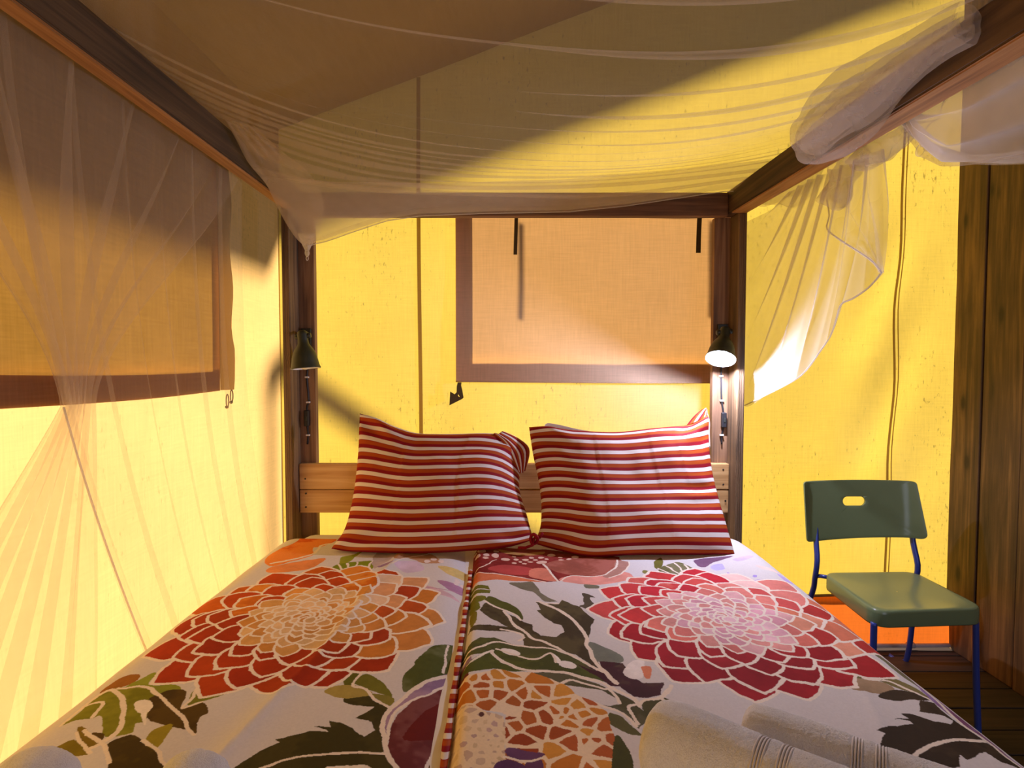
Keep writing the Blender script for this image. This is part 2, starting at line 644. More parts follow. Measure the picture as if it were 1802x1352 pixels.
# plank wall on the right
wall_right = box('wall_right', (RX + 0.032, FY, 0), (RX + 0.05, WY, roof_z(RX)), M['dark'], kind='structure', bev=0)
yy = WY - 0.004
edges = [WY + 0.02, 2.292, 2.108, 1.93, 1.74]
while edges[-1] > FY + 0.2: edges.append(edges[-1] - random.uniform(0.165, 0.195))
edges.append(FY)
for i, (a, b) in enumerate(zip(edges, edges[1:])):
    dx = [0.0, 0.004, -0.002, 0.003][i % 4]
    if a - b < 0.05: continue
    box('plank', (RX + dx, b + 0.003, 0.0), (RX + 0.03, a - 0.003, roof_z(RX) - 0.02), M['plank'], wall_right, bev=0.004)

# floor
floor = box('floor', (WX - 0.05, FY, -0.06), (RX + 0.05, WY + 0.05, -0.028), M['dark'], kind='structure', bev=0)
y = WY + 0.04
while y > FY:
    box('floor_plank', (WX - 0.05, y - 0.121, -0.028), (RX + 0.04, y - 0.004, random.uniform(-0.0015, 0.0)), M['floor'], floor, bev=0.003)
    y -= 0.122

# ceiling: inner roof canvas and fly sheet over it
bm = bmesh.new()
rows = []
for j in range(41):
    yv = FY - 0.02 + (WY + 0.04 - FY) * j / 40
    rows.append([Vector((x, yv, roof_z(x) + 0.012 * fbm((x, yv, 0), 1.3))) for x in np.linspace(WX, RX + 0.06, 31)])
bm_grid(bm, rows)
ceiling = link('ceiling', bm, M['canvas_roof'], smooth=True, kind='structure')
bm = bmesh.new()
OV = 0.42
rows = []
for yv in np.linspace(FY - 0.4, WY + OV, 20):
    rows.append([Vector((x, yv, roof_z(x) + 0.11)) for x in np.linspace(WX - 0.52, RX + 1.2, 12)])
bm_grid(bm, rows)
link('fly_sheet', bm, M['fly'], ceiling)
# unseen pole added outside to cast the diagonal shadow on the back wall
B0 = Vector((-1.75, 3.05, 2.03)); B1 = Vector((0.9, 3.05, 0.15))
tube('shadow_pole', [B0, B1], 0.060, M['post'], ceiling, 10)
tube('shadow_pole', [Vector((-1.75, 3.05, 0.0)), Vector((-1.75, 3.05, 2.08))], 0.03, M['post'], ceiling, 10)
bm = bmesh.new()
bm_box(bm, (-14, -14, -0.3), (14, 14, -0.1))
link('ground', bm, M['ground'], kind='structure')
# pale rail along the foot of the back wall
pl = tube('trim_1', [Vector((x, WY - 0.035, 0.022 + 0.002 * math.sin(x * 3))) for x in np.linspace(0.95, RX - 0.01, 14)], 0.009, M['pipe'])
pl['kind'] = 'structure'
bm = bmesh.new()
bm_tube(bm, [Vector((1.795, WY - 0.035, 0.022)), Vector((1.825, WY - 0.035, 0.022))], 0.013, 10)
link('pipe_joint', bm, M['pipe'], pl, smooth=True)


# ------------------------------------------------------------------ window flaps
def flap_mesh(fx, s0, s1, z0, z1, mat, name, parent, border=0.0):
    bm = bmesh.new()
    rows = []
    for j in range(31):
        z = z0 + (z1 - z0) * j / 30
        rows.append([fx(s0 + (s1 - s0) * i / 40, z) for i in range(41)])
    bm_grid(bm, rows)
    return link(name, bm, mat, parent, smooth=True)


fb = empty('window_flap', (0.36, WY - 0.02, 1.214), 'tan canvas window flap hanging closed on the yellow back wall above the pillows', 'blind')
ffx = lambda s, z: Vector((s, WY - 0.024 + 0.006 * fbm((s * 2, z * 2, 5), 1, 2) - 0.004 * math.cos((z - 1.2) * 5), z - 0.004 * math.sin(s * 2.2)))
flap_mesh(ffx, -0.251, 0.99, 1.216, 2.02, M['flap'], 'cloth_panel', fb)
for k_, (a0, a1, b0, b1) in enumerate(((-0.250, -0.181, 1.217, 2.02), (-0.181, 0.99, 1.217, 1.301), (0.935, 0.99, 1.301, 2.02))):
    flap_mesh(lambda s, z: ffx(s, z) + Vector((0, 0.005, 0)), a0, a1, b0, b1, M['flap_hem'], 'hem_border', fb)
# rolled hem along the bottom and the left edge
tube('hem', [ffx(s, 1.218) + Vector((0, -0.003, 0)) for s in np.linspace(-0.251, 0.99, 40)], 0.0035, M['flap'], fb, 6)


def hanging_strap(x, z0, z1, wd, y, parent, name='strap'):
    bm = bmesh.new()
    rows = []
    for k in range(9):
        t = k / 8
        z = z0 + (z1 - z0) * t
        yy = y + 0.004 * math.sin(t * 3)
        xx = x + 0.006 * t
        rows.append([Vector((xx - wd / 2, yy, z)), Vector((xx + wd / 2, yy, z)), Vector((xx + wd / 2, yy + 0.003, z)), Vector((xx - wd / 2, yy + 0.003, z))])
    bm_grid(bm, rows, closed=True)
    return link(name, bm, M['strap'], parent)


a = at(908, 448, WY - 0.05); hanging_strap(a.x - 0.003, a.z, 1.99, 0.016, WY - 0.05, fb)
a = at(1230, 445, WY - 0.05); hanging_strap(a.x - 0.003, a.z, 1.99, 0.020, WY - 0.052, fb)
hanging_strap(-0.055, 1.60, 2.02, 0.022, WY + 0.07, fb)
hanging_strap(0.80, 1.60, 2.02, 0.022, WY + 0.06, fb)


def flat_shape(name, outline, Y, th, mat, parent, hole=None):
    bm = bmesh.new()
    vs = [bm.verts.new(at(px, py, Y)) for px, py in outline]
    es = [bm.edges.new((vs[i], vs[(i + 1) % len(vs)])) for i in range(len(vs))]
    if hole:
        hv = [bm.verts.new(at(px, py, Y)) for px, py in hole]
        es += [bm.edges.new((hv[i], hv[(i + 1) % len(hv)])) for i in range(len(hv))]
    bmesh.ops.triangle_fill(bm, use_beauty=True, use_dissolve=False, edges=es)
    r = bmesh.ops.extrude_face_region(bm, geom=bm.faces[:])
    bmesh.ops.translate(bm, verts=[v for v in r['geom'] if isinstance(v, bmesh.types.BMVert)], vec=(0, th, 0))
    bmesh.ops.recalc_face_normals(bm, faces=bm.faces[:])
    return link(name, bm, mat, parent)


k = 80 / 1352
tg = flat_shape('toggle_strap', [(770 + x * k, 640 + y_ * k) for x, y_ in ((600, 560), (570, 680), (565, 850), (510, 915), (375, 835), (352, 1245), (740, 1050), (772, 1010), (735, 800), (700, 650), (712, 560))],
                WY - 0.036, 0.004, M['strap'], fb,
                [(770 + x * k, 640 + y_ * k) for x, y_ in ((600, 945), (625, 920), (655, 985), (640, 1000))])

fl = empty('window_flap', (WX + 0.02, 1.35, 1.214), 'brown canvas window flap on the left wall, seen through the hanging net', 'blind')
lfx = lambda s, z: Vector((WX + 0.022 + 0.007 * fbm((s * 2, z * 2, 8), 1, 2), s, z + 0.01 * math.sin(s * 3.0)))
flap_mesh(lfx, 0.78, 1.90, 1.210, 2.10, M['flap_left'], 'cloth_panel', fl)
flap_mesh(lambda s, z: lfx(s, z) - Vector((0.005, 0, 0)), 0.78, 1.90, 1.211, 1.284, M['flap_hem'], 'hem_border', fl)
# folded-out side flange with a curl
bm = bmesh.new()
rows = []
for j in range(25):
    z = 1.212 + 0.88 * j / 24
    wv = 0.004 * math.sin(z * 21) + 0.006 * math.exp(-((z - 1.36) / 0.05) ** 2)
    rows.append([Vector((WX + 0.022 + 0.026 * math.sin(t * 2.6) + wv * t, 1.895 + 0.060 * t + wv * t, z + 0.01 * math.sin(5.7))) for t in np.linspace(0, 1, 8)])
bm_grid(bm, rows)
link('side_flange', bm, M['seam'], fl, smooth=True)
for (yy, zz) in ((1.955, 1.205), (1.925, 1.19)):
    pts = [Vector((WX + 0.03, yy + 0.010 * math.sin(t * 6.28) * (1 - 0.3 * t), zz - 0.045 * (1 - math.cos(t * 6.28)) / 2)) for t in np.linspace(0, 1, 16)]
    tube('tie_loop', pts, 0.0022, M['strap'], fl, 6)
    bm = bmesh.new()
    bmesh.ops.create_uvsphere(bm, u_segments=10, v_segments=6, radius=0.006, matrix=Matrix.Translation((WX + 0.03, yy - 0.004, zz - 0.045)))
    link('tie_knot', bm, M['strap'], fl, smooth=True)

# ------------------------------------------------------------------ bed
bed = empty('canopy_bed', (0, 1.1, 0), 'four-poster bed of rough brown planks with overhead rails', 'bed')
PF = 2.10
for sgn, x0 in ((-1, -0.890), (1, 0.906)):
    # L-shaped post: one plank edge-on, one plank square behind it
    xi = x0 - sgn * 0.030
    box('post_plank', (min(x0, xi), PF, 0.0), (max(x0, xi), 2.19, 1.90 if sgn < 0 else 1.885), M['rough_post'], bed, bev=0.003)
    xa = xi; xb = x0 - sgn * 0.092
    xq = xa + sgn * 0.030
    box('post_plank', (min(xq, xb), 2.191, 0.0), (max(xq, xb), 2.22, 1.885), M['post'], bed, bev=0.002)
for sgn in (-1, 1):
    box('post', (sgn * 0.885 - 0.03, -0.12, 0.0), (sgn * 0.885 + 0.03, -0.04, 1.93), M['post'], bed)


def skew_rail(name, xa, xb, y0, zb0, zt0, y1, zb1, zt1, mat):
    bm = bmesh.new()
    bm_box(bm, (xa, 0, 0), (xb, 1, 1), 0)
    for v in bm.verts:
        f = v.co.y; g = v.co.z
        zb = zb0 + (zb1 - zb0) * f; zt = zt0 + (zt1 - zt0) * f
        v.co = Vector((v.co.x, y0 + (y1 - y0) * f, zb + (zt - zb) * g))
    bmesh.ops.bevel(bm, geom=bm.edges[:], offset=0.003, segments=2, affect='EDGES')
    return link(name, bm, mat, bed)


skew_rail('canopy_rail', -0.888, -0.840, -0.12, 1.932, 2.025, 2.19, 1.902, 1.990, M['rail_y'])
skew_rail('canopy_rail', 0.840, 0.906, -0.12, 1.815, 1.908, 2.19, 1.886, 1.972, M['rail_y'])
skew_rail('lit_underside', -0.886, -0.842, -0.12, 1.926, 1.932, 2.19, 1.896, 1.902, M['lit_wood'])  # thin strip added: light on the rail's underside put into its colour
skew_rail('lit_underside', 0.842, 0.904, -0.12, 1.809, 1.815, 2.098, 1.878, 1.884, M['lit_wood'])
box('canopy_rail', (-0.838, 2.115, 1.872), (0.838, 2.150, 1.962), M['rail_x'], bed)
box('canopy_rail', (-0.838, -0.11, 1.85), (0.838, -0.07, 1.94), M['rail_x'], bed)
box('headboard_plank', (-0.857, 2.158, 0.793), (0.874, 2.189, 0.896), M['headboard'], bed)
box('headboard_plank', (-0.857, 2.160, 0.697), (0.874, 2.189, 0.7905), M['headboard'], bed)
for sgn in (-1, 1):
    box('side_board', (sgn * 0.865 - 0.015, -0.03, 0.22), (sgn * 0.865 + 0.015, 2.095, 0.42), M['rail_y'], bed)
for px, py in ((537, 843), (538, 869), (538, 893), (1273, 827), (1273, 853), (1277, 882)):
    p = at(px, py, 2.157)
    bm = bmesh.new()
    bm_lathe(bm, [(0.0001, 0), (0.0035, 0.0), (0.0038, 0.001), (0.0038, 0.004)], p, (0, 1, 0), 10)
    link('screw', bm, M['screw'], bed)

# mattress under a fitted white sheet
bm = bmesh.new()
bm_box(bm, (-0.835, -0.02, 0.40), (0.835, 2.145, 0.628), 0.06, 5)
mt = link('mattress', bm, M['sheet'], smooth=True)
tag(mt, 'mattress under a white fitted sheet, bare at the head corner', 'mattress')

# ------------------------------------------------------------------ printed cotton (painted in memory, in metres on the cloth)
PX0, PX1, PY0, PY1 = -1.30, 1.30, 0.55, 2.12
RES = 800                                             # samples per metre
NW, NH = int((PX1 - PX0) * RES), int((PY1 - PY0) * RES)


def vnoise(nx, ny, seed):
    r = np.random.default_rng(seed).random((ny + 2, nx + 2))
    gx = np.linspace(0, nx, NW, endpoint=False); gy = np.linspace(0, ny, NH, endpoint=False)
    ix = gx.astype(int); iy = gy.astype(int)
    fx = gx - ix; fy = gy - iy
    fx = fx * fx * (3 - 2 * fx); fy = (fy * fy * (3 - 2 * fy))[:, None]
    A = r[iy][:, ix]; B = r[iy][:, ix + 1]; C_ = r[iy + 1][:, ix]; D = r[iy + 1][:, ix + 1]
    return (A * (1 - fx) + B * fx) * (1 - fy) + (C_ * (1 - fx) + D * fx) * fy


GX = np.linspace(PX0, PX1, NW, endpoint=False)[None, :].repeat(NH, 0)
GY = np.linspace(PY0, PY1, NH, endpoint=False)[:, None].repeat(NW, 1)
GX = GX + (vnoise(90, 55, 1) - 0.5) * 0.007 + (vnoise(520, 320, 2) - 0.5) * 0.0016
GY = GY + (vnoise(90, 55, 3) - 0.5) * 0.007 + (vnoise(520, 320, 4) - 0.5) * 0.0016
WASH = 0.5 * vnoise(26, 16, 5) + 0.3 * vnoise(80, 50, 6) + 0.2 * vnoise(240, 150, 7)
CREAM = np.array(lin((214, 208, 206)))
IMG = np.ones((NH, NW, 3)) * CREAM


def window(x0, x1, y0, y1, pad=0.02):
    i0 = max(0, int((x0 - pad - PX0) * RES)); i1 = min(NW, int((x1 + pad - PX0) * RES) + 1)
    j0 = max(0, int((y0 - pad - PY0) * RES)); j1 = min(NH, int((y1 + pad - PY0) * RES) + 1)
    return (slice(j0, j1), slice(i0, i1)) if i1 > i0 and j1 > j0 else None


def inside(pts, sl):
    x = GX[sl]; y = GY[sl]
    m = np.zeros(x.shape, bool)
    n = len(pts)
    for i in range(n):
        x0, y0 = pts[i]; x1, y1 = pts[(i + 1) % n]
        if y0 == y1: continue
        c = ((y0 > y) != (y1 > y)) & (x < (x1 - x0) * (y - y0) / (y1 - y0) + x0)
        m ^= c
    return m


def smooth_closed(pts, n=4):
    out = []
    L = len(pts)
    for i in range(L):
        p0, p1, p2, p3 = (np.array(pts[(i + d) % L]) for d in (-1, 0, 1, 2))
        for k_ in range(n):
            f = k_ / n
            out.append(tuple(0.5 * (2 * p1 + (p2 - p0) * f + (2 * p0 - 5 * p1 + 4 * p2 - p3) * f * f + (3 * p1 - p0 - 3 * p2 + p3) * f ** 3)))
    return out


def paint(pts, c, wash=0.35, c2=None):
    xs = [p[0] for p in pts]; ys = [p[1] for p in pts]
    sl = window(min(xs), max(xs), min(ys), max(ys))
    if sl is None: return
    m = inside(pts, sl)
    c = np.array(lin(c))
    w_ = WASH[sl][..., None]
    v = c * (1 + wash * (w_ - 0.5) * 2)
    if c2 is not None:
        f = np.clip((w_ - 0.42) * 6, 0, 1)
        v = v * (1 - f) + np.array(lin(c2)) * f
    IMG[sl][m] = v[m]


def line(pts, width, c=(240, 228, 215)):
    for (x0, y0), (x1, y1) in zip(pts, pts[1:]):
        sl = window(min(x0, x1), max(x0, x1), min(y0, y1), max(y0, y1), width + 0.012)
        if sl is None: continue
        x = GX[sl] - x0; y = GY[sl] - y0
        dx, dy = x1 - x0, y1 - y0
        t = np.clip((x * dx + y * dy) / (dx * dx + dy * dy + 1e-12), 0, 1)
        d = np.hypot(x - t * dx, y - t * dy)
        IMG[sl][d < width / 2] = np.array(lin(c))


def smooth_open(pts, n=5):
    P = [np.array(p) for p in pts]
    out = []
    for i in range(len(P) - 1):
        p0, p1, p2, p3 = P[max(0, i - 1)], P[i], P[i + 1], P[min(len(P) - 1, i + 2)]
        for k_ in range(n):
            f = k_ / n
            out.append(tuple(0.5 * (2 * p1 + (p2 - p0) * f + (2 * p0 - 5 * p1 + 4 * p2 - p3) * f * f + (3 * p1 - p0 - 3 * p2 + p3) * f ** 3)))
    out.append(tuple(P[-1]))
    return out


TOPZ = 0.645
ZM = {1: (0, 1150, 4.004), 2: (350, 1150, 3.604), 3: (800, 960, 5.631), 4: (780, 1150, 4.505), 5: (1380, 1000, 3.841), 6: (480, 920, 4.742), 7: (1080, 960, 5.631), 8: (400, 940, 3.003)}


def cl(z, pts):
    ox, oy, k_ = ZM[z]
    r = []
    for x, y in pts:
        p = atz(ox + x / k_, oy + y / k_, TOPZ)
        r.append((p.x, p.y))
    return r


def leaf(z, pts, c, c2=None, smooth=True, wash=0.3):
    q = cl(z, pts)
    paint(smooth_closed(q, 4) if smooth else q, c, wash, c2)


def vein(z, pts, w_=0.008, c=(236, 222, 205)):
    line(smooth_open(cl(z, pts)), w_, c)


def spot(z, x, y, rx, ry, c, rot=0.0):
    q = [(x + rx * math.cos(a_) * math.cos(rot) - ry * math.sin(a_) * math.sin(rot), y + rx * math.cos(a_) * math.sin(rot) + ry * math.sin(a_) * math.cos(rot)) for a_ in np.linspace(0, 6.283, 18, endpoint=False)]
    paint(cl(z, q), c, 0.1)


def petal(cx, cy, ang, r0, r1, wdt, c, c2, lw, tip=0.35):
    d = np.array((math.cos(ang), math.sin(ang))); n = np.array((-d[1], d[0]))
    C0 = np.array((cx, cy))
    L = r1 - r0
    prof = [(0.0, 0.30), (0.15, 0.46), (0.35, 0.52), (0.55, 0.50), (0.72, 0.40), (0.86, 0.24), (0.95, 0.10), (1.0, 0.0)]
    left = [tuple(C0 + d * (r0 + L * a_) + n * wdt * b_) for a_, b_ in prof]
    right = [tuple(C0 + d * (r0 + L * a_) - n * wdt * b_) for a_, b_ in prof[::-1]]
    pts = left + right
    paint(pts, c, 0.3, c2)
    line(pts + [pts[0]], lw, (240, 226, 210))


def dahlia(cx, cy, R, outer, mid, core, seed):
    r = random.Random(seed)
    rings = [(1.00, 0.62, 17), (0.88, 0.54, 17), (0.75, 0.45, 16), (0.62, 0.36, 16), (0.51, 0.30, 17), (0.42, 0.25, 17), (0.34, 0.20, 16), (0.27, 0.15, 14), (0.20, 0.10, 11), (0.14, 0.06, 9), (0.09, 0.0, 6)]
    for i, (a1, a0, n) in enumerate(rings):
        for k_ in range(n):
            ang = 2 * math.pi * (k_ + 0.5 * (i % 2)) / n + r.uniform(-0.07, 0.07)
            rr = R * a1 * r.uniform(0.93, 1.04)
            if i < 4:
                # foot side (towards the viewer) is the deepest, one flank runs to a paler tone
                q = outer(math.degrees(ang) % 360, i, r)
            elif i < 5:
                q = mid(r)
            else:
                q = core(r)
            wd = 2 * math.pi * R * (a1 * 0.82) / n * 1.12
            petal(cx, cy, ang, R * a0, rr, wd, q[0], q[1], 0.0075 if i < 4 else 0.0058)


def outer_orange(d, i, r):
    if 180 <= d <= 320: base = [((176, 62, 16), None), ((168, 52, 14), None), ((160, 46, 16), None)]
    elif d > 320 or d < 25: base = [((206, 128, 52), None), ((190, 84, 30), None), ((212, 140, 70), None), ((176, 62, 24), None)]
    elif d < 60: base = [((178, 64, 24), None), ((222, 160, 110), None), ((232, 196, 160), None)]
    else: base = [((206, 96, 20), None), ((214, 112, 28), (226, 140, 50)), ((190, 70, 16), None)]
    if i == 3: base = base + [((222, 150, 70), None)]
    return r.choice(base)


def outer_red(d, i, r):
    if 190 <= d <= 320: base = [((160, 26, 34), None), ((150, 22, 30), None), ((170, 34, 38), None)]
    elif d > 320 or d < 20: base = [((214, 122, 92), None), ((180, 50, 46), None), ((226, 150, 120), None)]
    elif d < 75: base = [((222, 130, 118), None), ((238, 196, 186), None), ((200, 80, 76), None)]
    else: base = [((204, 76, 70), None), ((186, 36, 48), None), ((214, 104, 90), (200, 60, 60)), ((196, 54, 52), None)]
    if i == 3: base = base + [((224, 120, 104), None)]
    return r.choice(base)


# --- left half of the cloth
leaf(6, [(170, 180), (260, 108), (500, 108), (520, 150), (400, 200), (330, 215), (330, 270), (120, 335), (-40, 370), (-40, 270)], (222, 98, 30), (236, 140, 60))
leaf(6, [(-40, 385), (120, 345), (440, 290), (330, 370), (180, 405), (-40, 420)], (226, 140, 80))
vein(6, [(-20, 350), (200, 300), (350, 250), (400, 190), (500, 170)], 0.010)
leaf(6, [(355, 385), (400, 365), (440, 400), (405, 430)], (140, 148, 30))
leaf(6, [(570, 290), (650, 270), (720, 240), (740, 240), (640, 320), (565, 345)], (150, 155, 40))
leaf(6, [(420, 430), (520, 350), (690, 322), (820, 318), (830, 390), (760, 400), (640, 475), (520, 455)], (128, 138, 26))
leaf(6, [(690, 470), (760, 405), (780, 420), (760, 455)], (80, 80, 30))
for q in ([(480, 372), (500, 410), (485, 450)], [(550, 345), (570, 400), (540, 460)], [(620, 335), (630, 390), (600, 460)], [(700, 325), (690, 390), (640, 460)], [(830, 320), (770, 390), (640, 480)]): vein(6, q, 0.007)
leaf(6, [(1030, 232), (1180, 236), (1330, 262), (1400, 330), (1240, 330), (1130, 300), (1020, 320)], (186, 140, 104))
leaf(6, [(830, 305), (880, 240), (1040, 236), (990, 310), (900, 350), (850, 380)], (186, 166, 160))
leaf(6, [(880, 360), (1000, 335), (960, 365), (900, 375)], (150, 120, 150))
leaf(6, [(1020, 340), (1200, 320), (1260, 390), (1120, 420), (1040, 380)], (206, 186, 206))
leaf(6, [(1380, 480), (1560, 500), (1640, 540), (1600, 565), (1440, 540)], (176, 130, 160))
leaf(6, [(1380, 360), (1600, 380), (1640, 440), (1480, 430)], (214, 190, 120))
leaf(6, [(1130, 490), (1340, 540), (1560, 620), (1340, 590), (1180, 530)], (216, 180, 186))
spot(6, 1035, 422, 14, 9, (110, 70, 80)); spot(6, 1230, 465, 22, 8, (190, 150, 170))
for x, y in ((1540, 465), (1590, 490), (1525, 485), (1290, 318), (1340, 300), (1400, 318)): spot(6, x, y, 24, 13, (232, 214, 206))
vein(6, [(1000, 360), (1080, 310), (1290, 255)], 0.005)
vein(6, [(1110, 490), (1350, 550), (1600, 545)], 0.004, (190, 140, 160))
leaf(6, [(870, 560), (990, 520), (980, 580), (900, 600)], (222, 150, 96))
leaf(6, [(1020, 560), (1160, 540), (1130, 610), (1040, 600)], (230, 196, 176))
# leaves at the lower left
leaf(1, [(690, 275), (840, 172), (985, 148), (940, 205), (820, 250)], (150, 96, 34))
leaf(1, [(880, 243), (1000, 175), (1095, 140), (1040, 232), (1230, 232), (1260, 270), (1110, 302), (1000, 248)], (138, 146, 44))
leaf(1, [(440, 515), (560, 420), (640, 330), (760, 265), (870, 238), (1030, 245), (1115, 300), (1050, 330), (1085, 375), (1060, 430), (1020, 490), (950, 500), (930, 560), (860, 585), (740, 600), (720, 520), (700, 450), (650, 468), (540, 480)], (124, 124, 24), (138, 138, 36))
spot(1, 1015, 380, 72, 46, (240, 232, 224))
leaf(1, [(1005, 410), (1045, 410), (1030, 500), (1010, 500)], (240, 232, 224))
leaf(1, [(1110, 300), (1190, 270), (1280, 262), (1310, 300), (1290, 395), (1430, 350), (1465, 420), (1400, 460), (1400, 520), (1372, 570), (1330, 540), (1200, 520), (1060, 480), (1050, 430), (1085, 375), (1050, 330)], (74, 54, 16), (88, 66, 20))
leaf(1, [(1370, 258), (1560, 215), (1585, 290), (1400, 350), (1330, 372)], (120, 122, 34))
leaf(1, [(-60, 860), (130, 790), (300, 715), (520, 615), (600, 690), (625, 730), (400, 762), (230, 805), (100, 860)], (128, 112, 22))
leaf(1, [(528, 552), (590, 530), (690, 630), (606, 684)], (126, 104, 24))
leaf(1, [(740, 660), (900, 585), (1000, 630), (1100, 690), (1180, 809), (1100, 880), (780, 880), (760, 740)], (92, 74, 18), (70, 54, 16))
leaf(1, [(1080, 545), (1210, 505), (1100, 672), (1020, 632)], (150, 136, 36))
leaf(1, [(655, 570), (730, 575), (735, 600), (710, 625)], (84, 62, 16))
vein(1, [(430, 515), (560, 395), (690, 352), (722, 362), (690, 410), (650, 460)], 0.007)
vein(1, [(560, 400), (680, 300), (790, 262), (860, 330), (872, 420), (830, 550), (720, 640), (610, 690)], 0.009)
vein(1, [(830, 250), (1000, 245), (1110, 300), (1210, 380), (1300, 480), (1360, 575)], 0.007)
vein(1, [(530, 570), (580, 640), (625, 725)], 0.006); vein(1, [(590, 550), (700, 640), (760, 790)], 0.007)
vein(1, [(1000, 630), (1100, 680), (1180, 800)], 0.006); vein(1, [(1370, 260), (1350, 330), (1290, 395), (1420, 350)], 0.006)
# dark leaf and bud at the foot
leaf(2, [(140, 800), (230, 728), (400, 612), (522, 558), (490, 540), (700, 490), (818, 502), (806, 488), (720, 460), (832, 468), (820, 430), (900, 440), (980, 492), (1050, 525), (1116, 480), (1090, 430), (992, 410), (1102, 345), (950, 325), (905, 300), (920, 275), (1070, 265), (1195, 350), (1155, 470), (1170, 560), (1200, 640), (1240, 728), (1240, 800)], (74, 66, 26), (62, 56, 20), smooth=False)
leaf(2, [(800, 728), (860, 714), (960, 720), (1060, 714), (1090, 760), (800, 790)], (236, 226, 210))
vein(2, [(380, 740), (600, 670), (800, 640), (1000, 630), (1190, 632)], 0.006)
leaf(2, [(915, 108), (1032, 124), (972, 202), (915, 192)], (98, 98, 26))
leaf(2, [(990, 182), (1060, 124), (1150, 170), (1222, 266), (1040, 212)], (112, 110, 34))
leaf(2, [(788, 235), (900, 195), (1050, 215), (1082, 262), (900, 280), (820, 262)], (166, 148, 76))
leaf(2, [(1080, 250), (1222, 266), (1232, 300), (1190, 328), (1110, 280)], (128, 120, 50))
leaf(2, [(820, 166), (860, 124), (915, 124), (900, 152)], (104, 110, 34))
vein(2, [(1030, 120), (970, 205), (1050, 220), (1100, 290), (1200, 340)], 0.007)
leaf(8, [(930, 830), (925, 740), (985, 690), (990, 660), (1080, 590), (1170, 560), (1215, 565), (1262, 620), (1262, 660), (1130, 720), (1020, 790)], (84, 90, 36), (104, 108, 66))
vein(8, [(1168, 565), (1150, 640), (1140, 700)], 0.006)
leaf(2, [(1165, 480), (1190, 360), (1300, 260), (1500, 120), (1700, 40), (1700, 120), (1400, 260), (1260, 340), (1210, 440), (1180, 560)], (150, 120, 150), (172, 140, 160))
leaf(2, [(1200, 560), (1230, 430), (1300, 330), (1450, 230), (1570, 150), (1700, 90), (1700, 420), (1620, 760), (1280, 760), (1210, 640)], (108, 46, 44), (126, 70, 66))
leaf(2, [(1360, 420), (1480, 300), (1640, 200), (1640, 420), (1520, 480), (1300, 540)], (104, 26, 18))
leaf(2, [(1540, 480), (1660, 380), (1660, 760), (1430, 760)], (98, 66, 30))
vein(2, [(1700, 45), (1480, 140), (1300, 270), (1190, 370), (1165, 480), (1190, 620), (1280, 740)], 0.010)
vein(2, [(1640, 95), (1570, 150), (1400, 260), (1260, 340), (1215, 430), (1190, 540)], 0.006)
vein(2, [(1540, 480), (1470, 600), (1430, 740)], 0.006); vein(2, [(1570, 150), (1660, 195)], 0.006)
vein(2, [(1290, 728), (1380, 715), (1440, 690)], 0.005)
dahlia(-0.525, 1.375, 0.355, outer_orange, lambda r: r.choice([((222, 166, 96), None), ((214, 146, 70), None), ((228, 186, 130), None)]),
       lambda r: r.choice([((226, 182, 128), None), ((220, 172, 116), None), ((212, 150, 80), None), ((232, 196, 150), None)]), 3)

# --- right half of the cloth
leaf(3, [(140, 55), (440, 20), (900, 20), (1200, 60), (1640, 100), (1620, 250), (1480, 300), (1100, 335), (1030, 352), (900, 362), (750, 340), (450, 302), (165, 292)], (126, 34, 30), (140, 46, 40), smooth=False)
leaf(3, [(440, 45), (660, 60), (890, 42), (800, 84), (500, 78)], (176, 128, 70))
leaf(3, [(320, 250), (480, 200), (760, 220), (740, 290), (560, 300), (420, 285)], (180, 70, 66))
leaf(3, [(740, 300), (760, 230), (900, 226), (950, 262), (1020, 350), (850, 335)], (214, 128, 104))
leaf(3, [(165, 295), (450, 302), (750, 338), (900, 362), (420, 358), (170, 392)], (212, 118, 76))
leaf(3, [(900, 170), (1200, 110), (1640, 120), (1580, 240), (1480, 292), (1150, 282), (960, 240)], (156, 84, 66), (172, 100, 84))
leaf(3, [(1040, 345), (1160, 292), (1400, 300), (1680, 250), (1760, 330), (1400, 385)], (226, 150, 134))
for q in ((190, 70, 25, 12), (262, 75, 42, 18), (410, 68, 28, 10), (232, 122, 28, 17), (320, 112, 32, 15), (405, 112, 36, 24), (305, 146, 30, 12), (585, 105, 22, 8), (505, 143, 45, 15), (610, 138, 28, 12), (705, 133, 34, 13), (760, 108, 28, 9), (800, 132, 24, 9), (655, 160, 20, 8), (755, 155, 28, 9), (585, 175, 28, 9), (695, 177, 22, 8), (860, 108, 30, 10), (955, 78, 46, 15), (860, 158, 46, 16), (1040, 100, 18, 7), (1050, 128, 24, 9), (1190, 100, 36, 14), (1125, 120, 28, 9), (915, 125, 20, 8)):
    spot(3, *q, (224, 190, 168))
vein(3, [(160, 285), (300, 220), (415, 155)], 0.004); vein(3, [(880, 178), (930, 245), (1025, 350)], 0.007)
vein(3, [(165, 292), (450, 302), (750, 337), (900, 362)], 0.005)
leaf(3, [(1600, 140), (1725, 150), (1725, 190), (1640, 270), (1530, 312), (1465, 290), (1570, 220)], (176, 128, 112))
vein(3, [(1060, 345), (1150, 292), (1400, 297), (1530, 255), (1600, 190), (1610, 130)], 0.006)
vein(3, [(1530, 312), (1650, 270), (1725, 190), (1722, 145)], 0.005)
GRN, DRK = (104, 104, 34), (74, 62, 38)
leaf(3, [(150, 418), (345, 425), (345, 458), (150, 458)], GRN, smooth=False)
leaf(3, [(150, 468), (350, 465), (350, 500), (150, 515)], GRN, smooth=False)
leaf(3, [(150, 545), (300, 532), (250, 590), (150, 610)], (112, 112, 30))
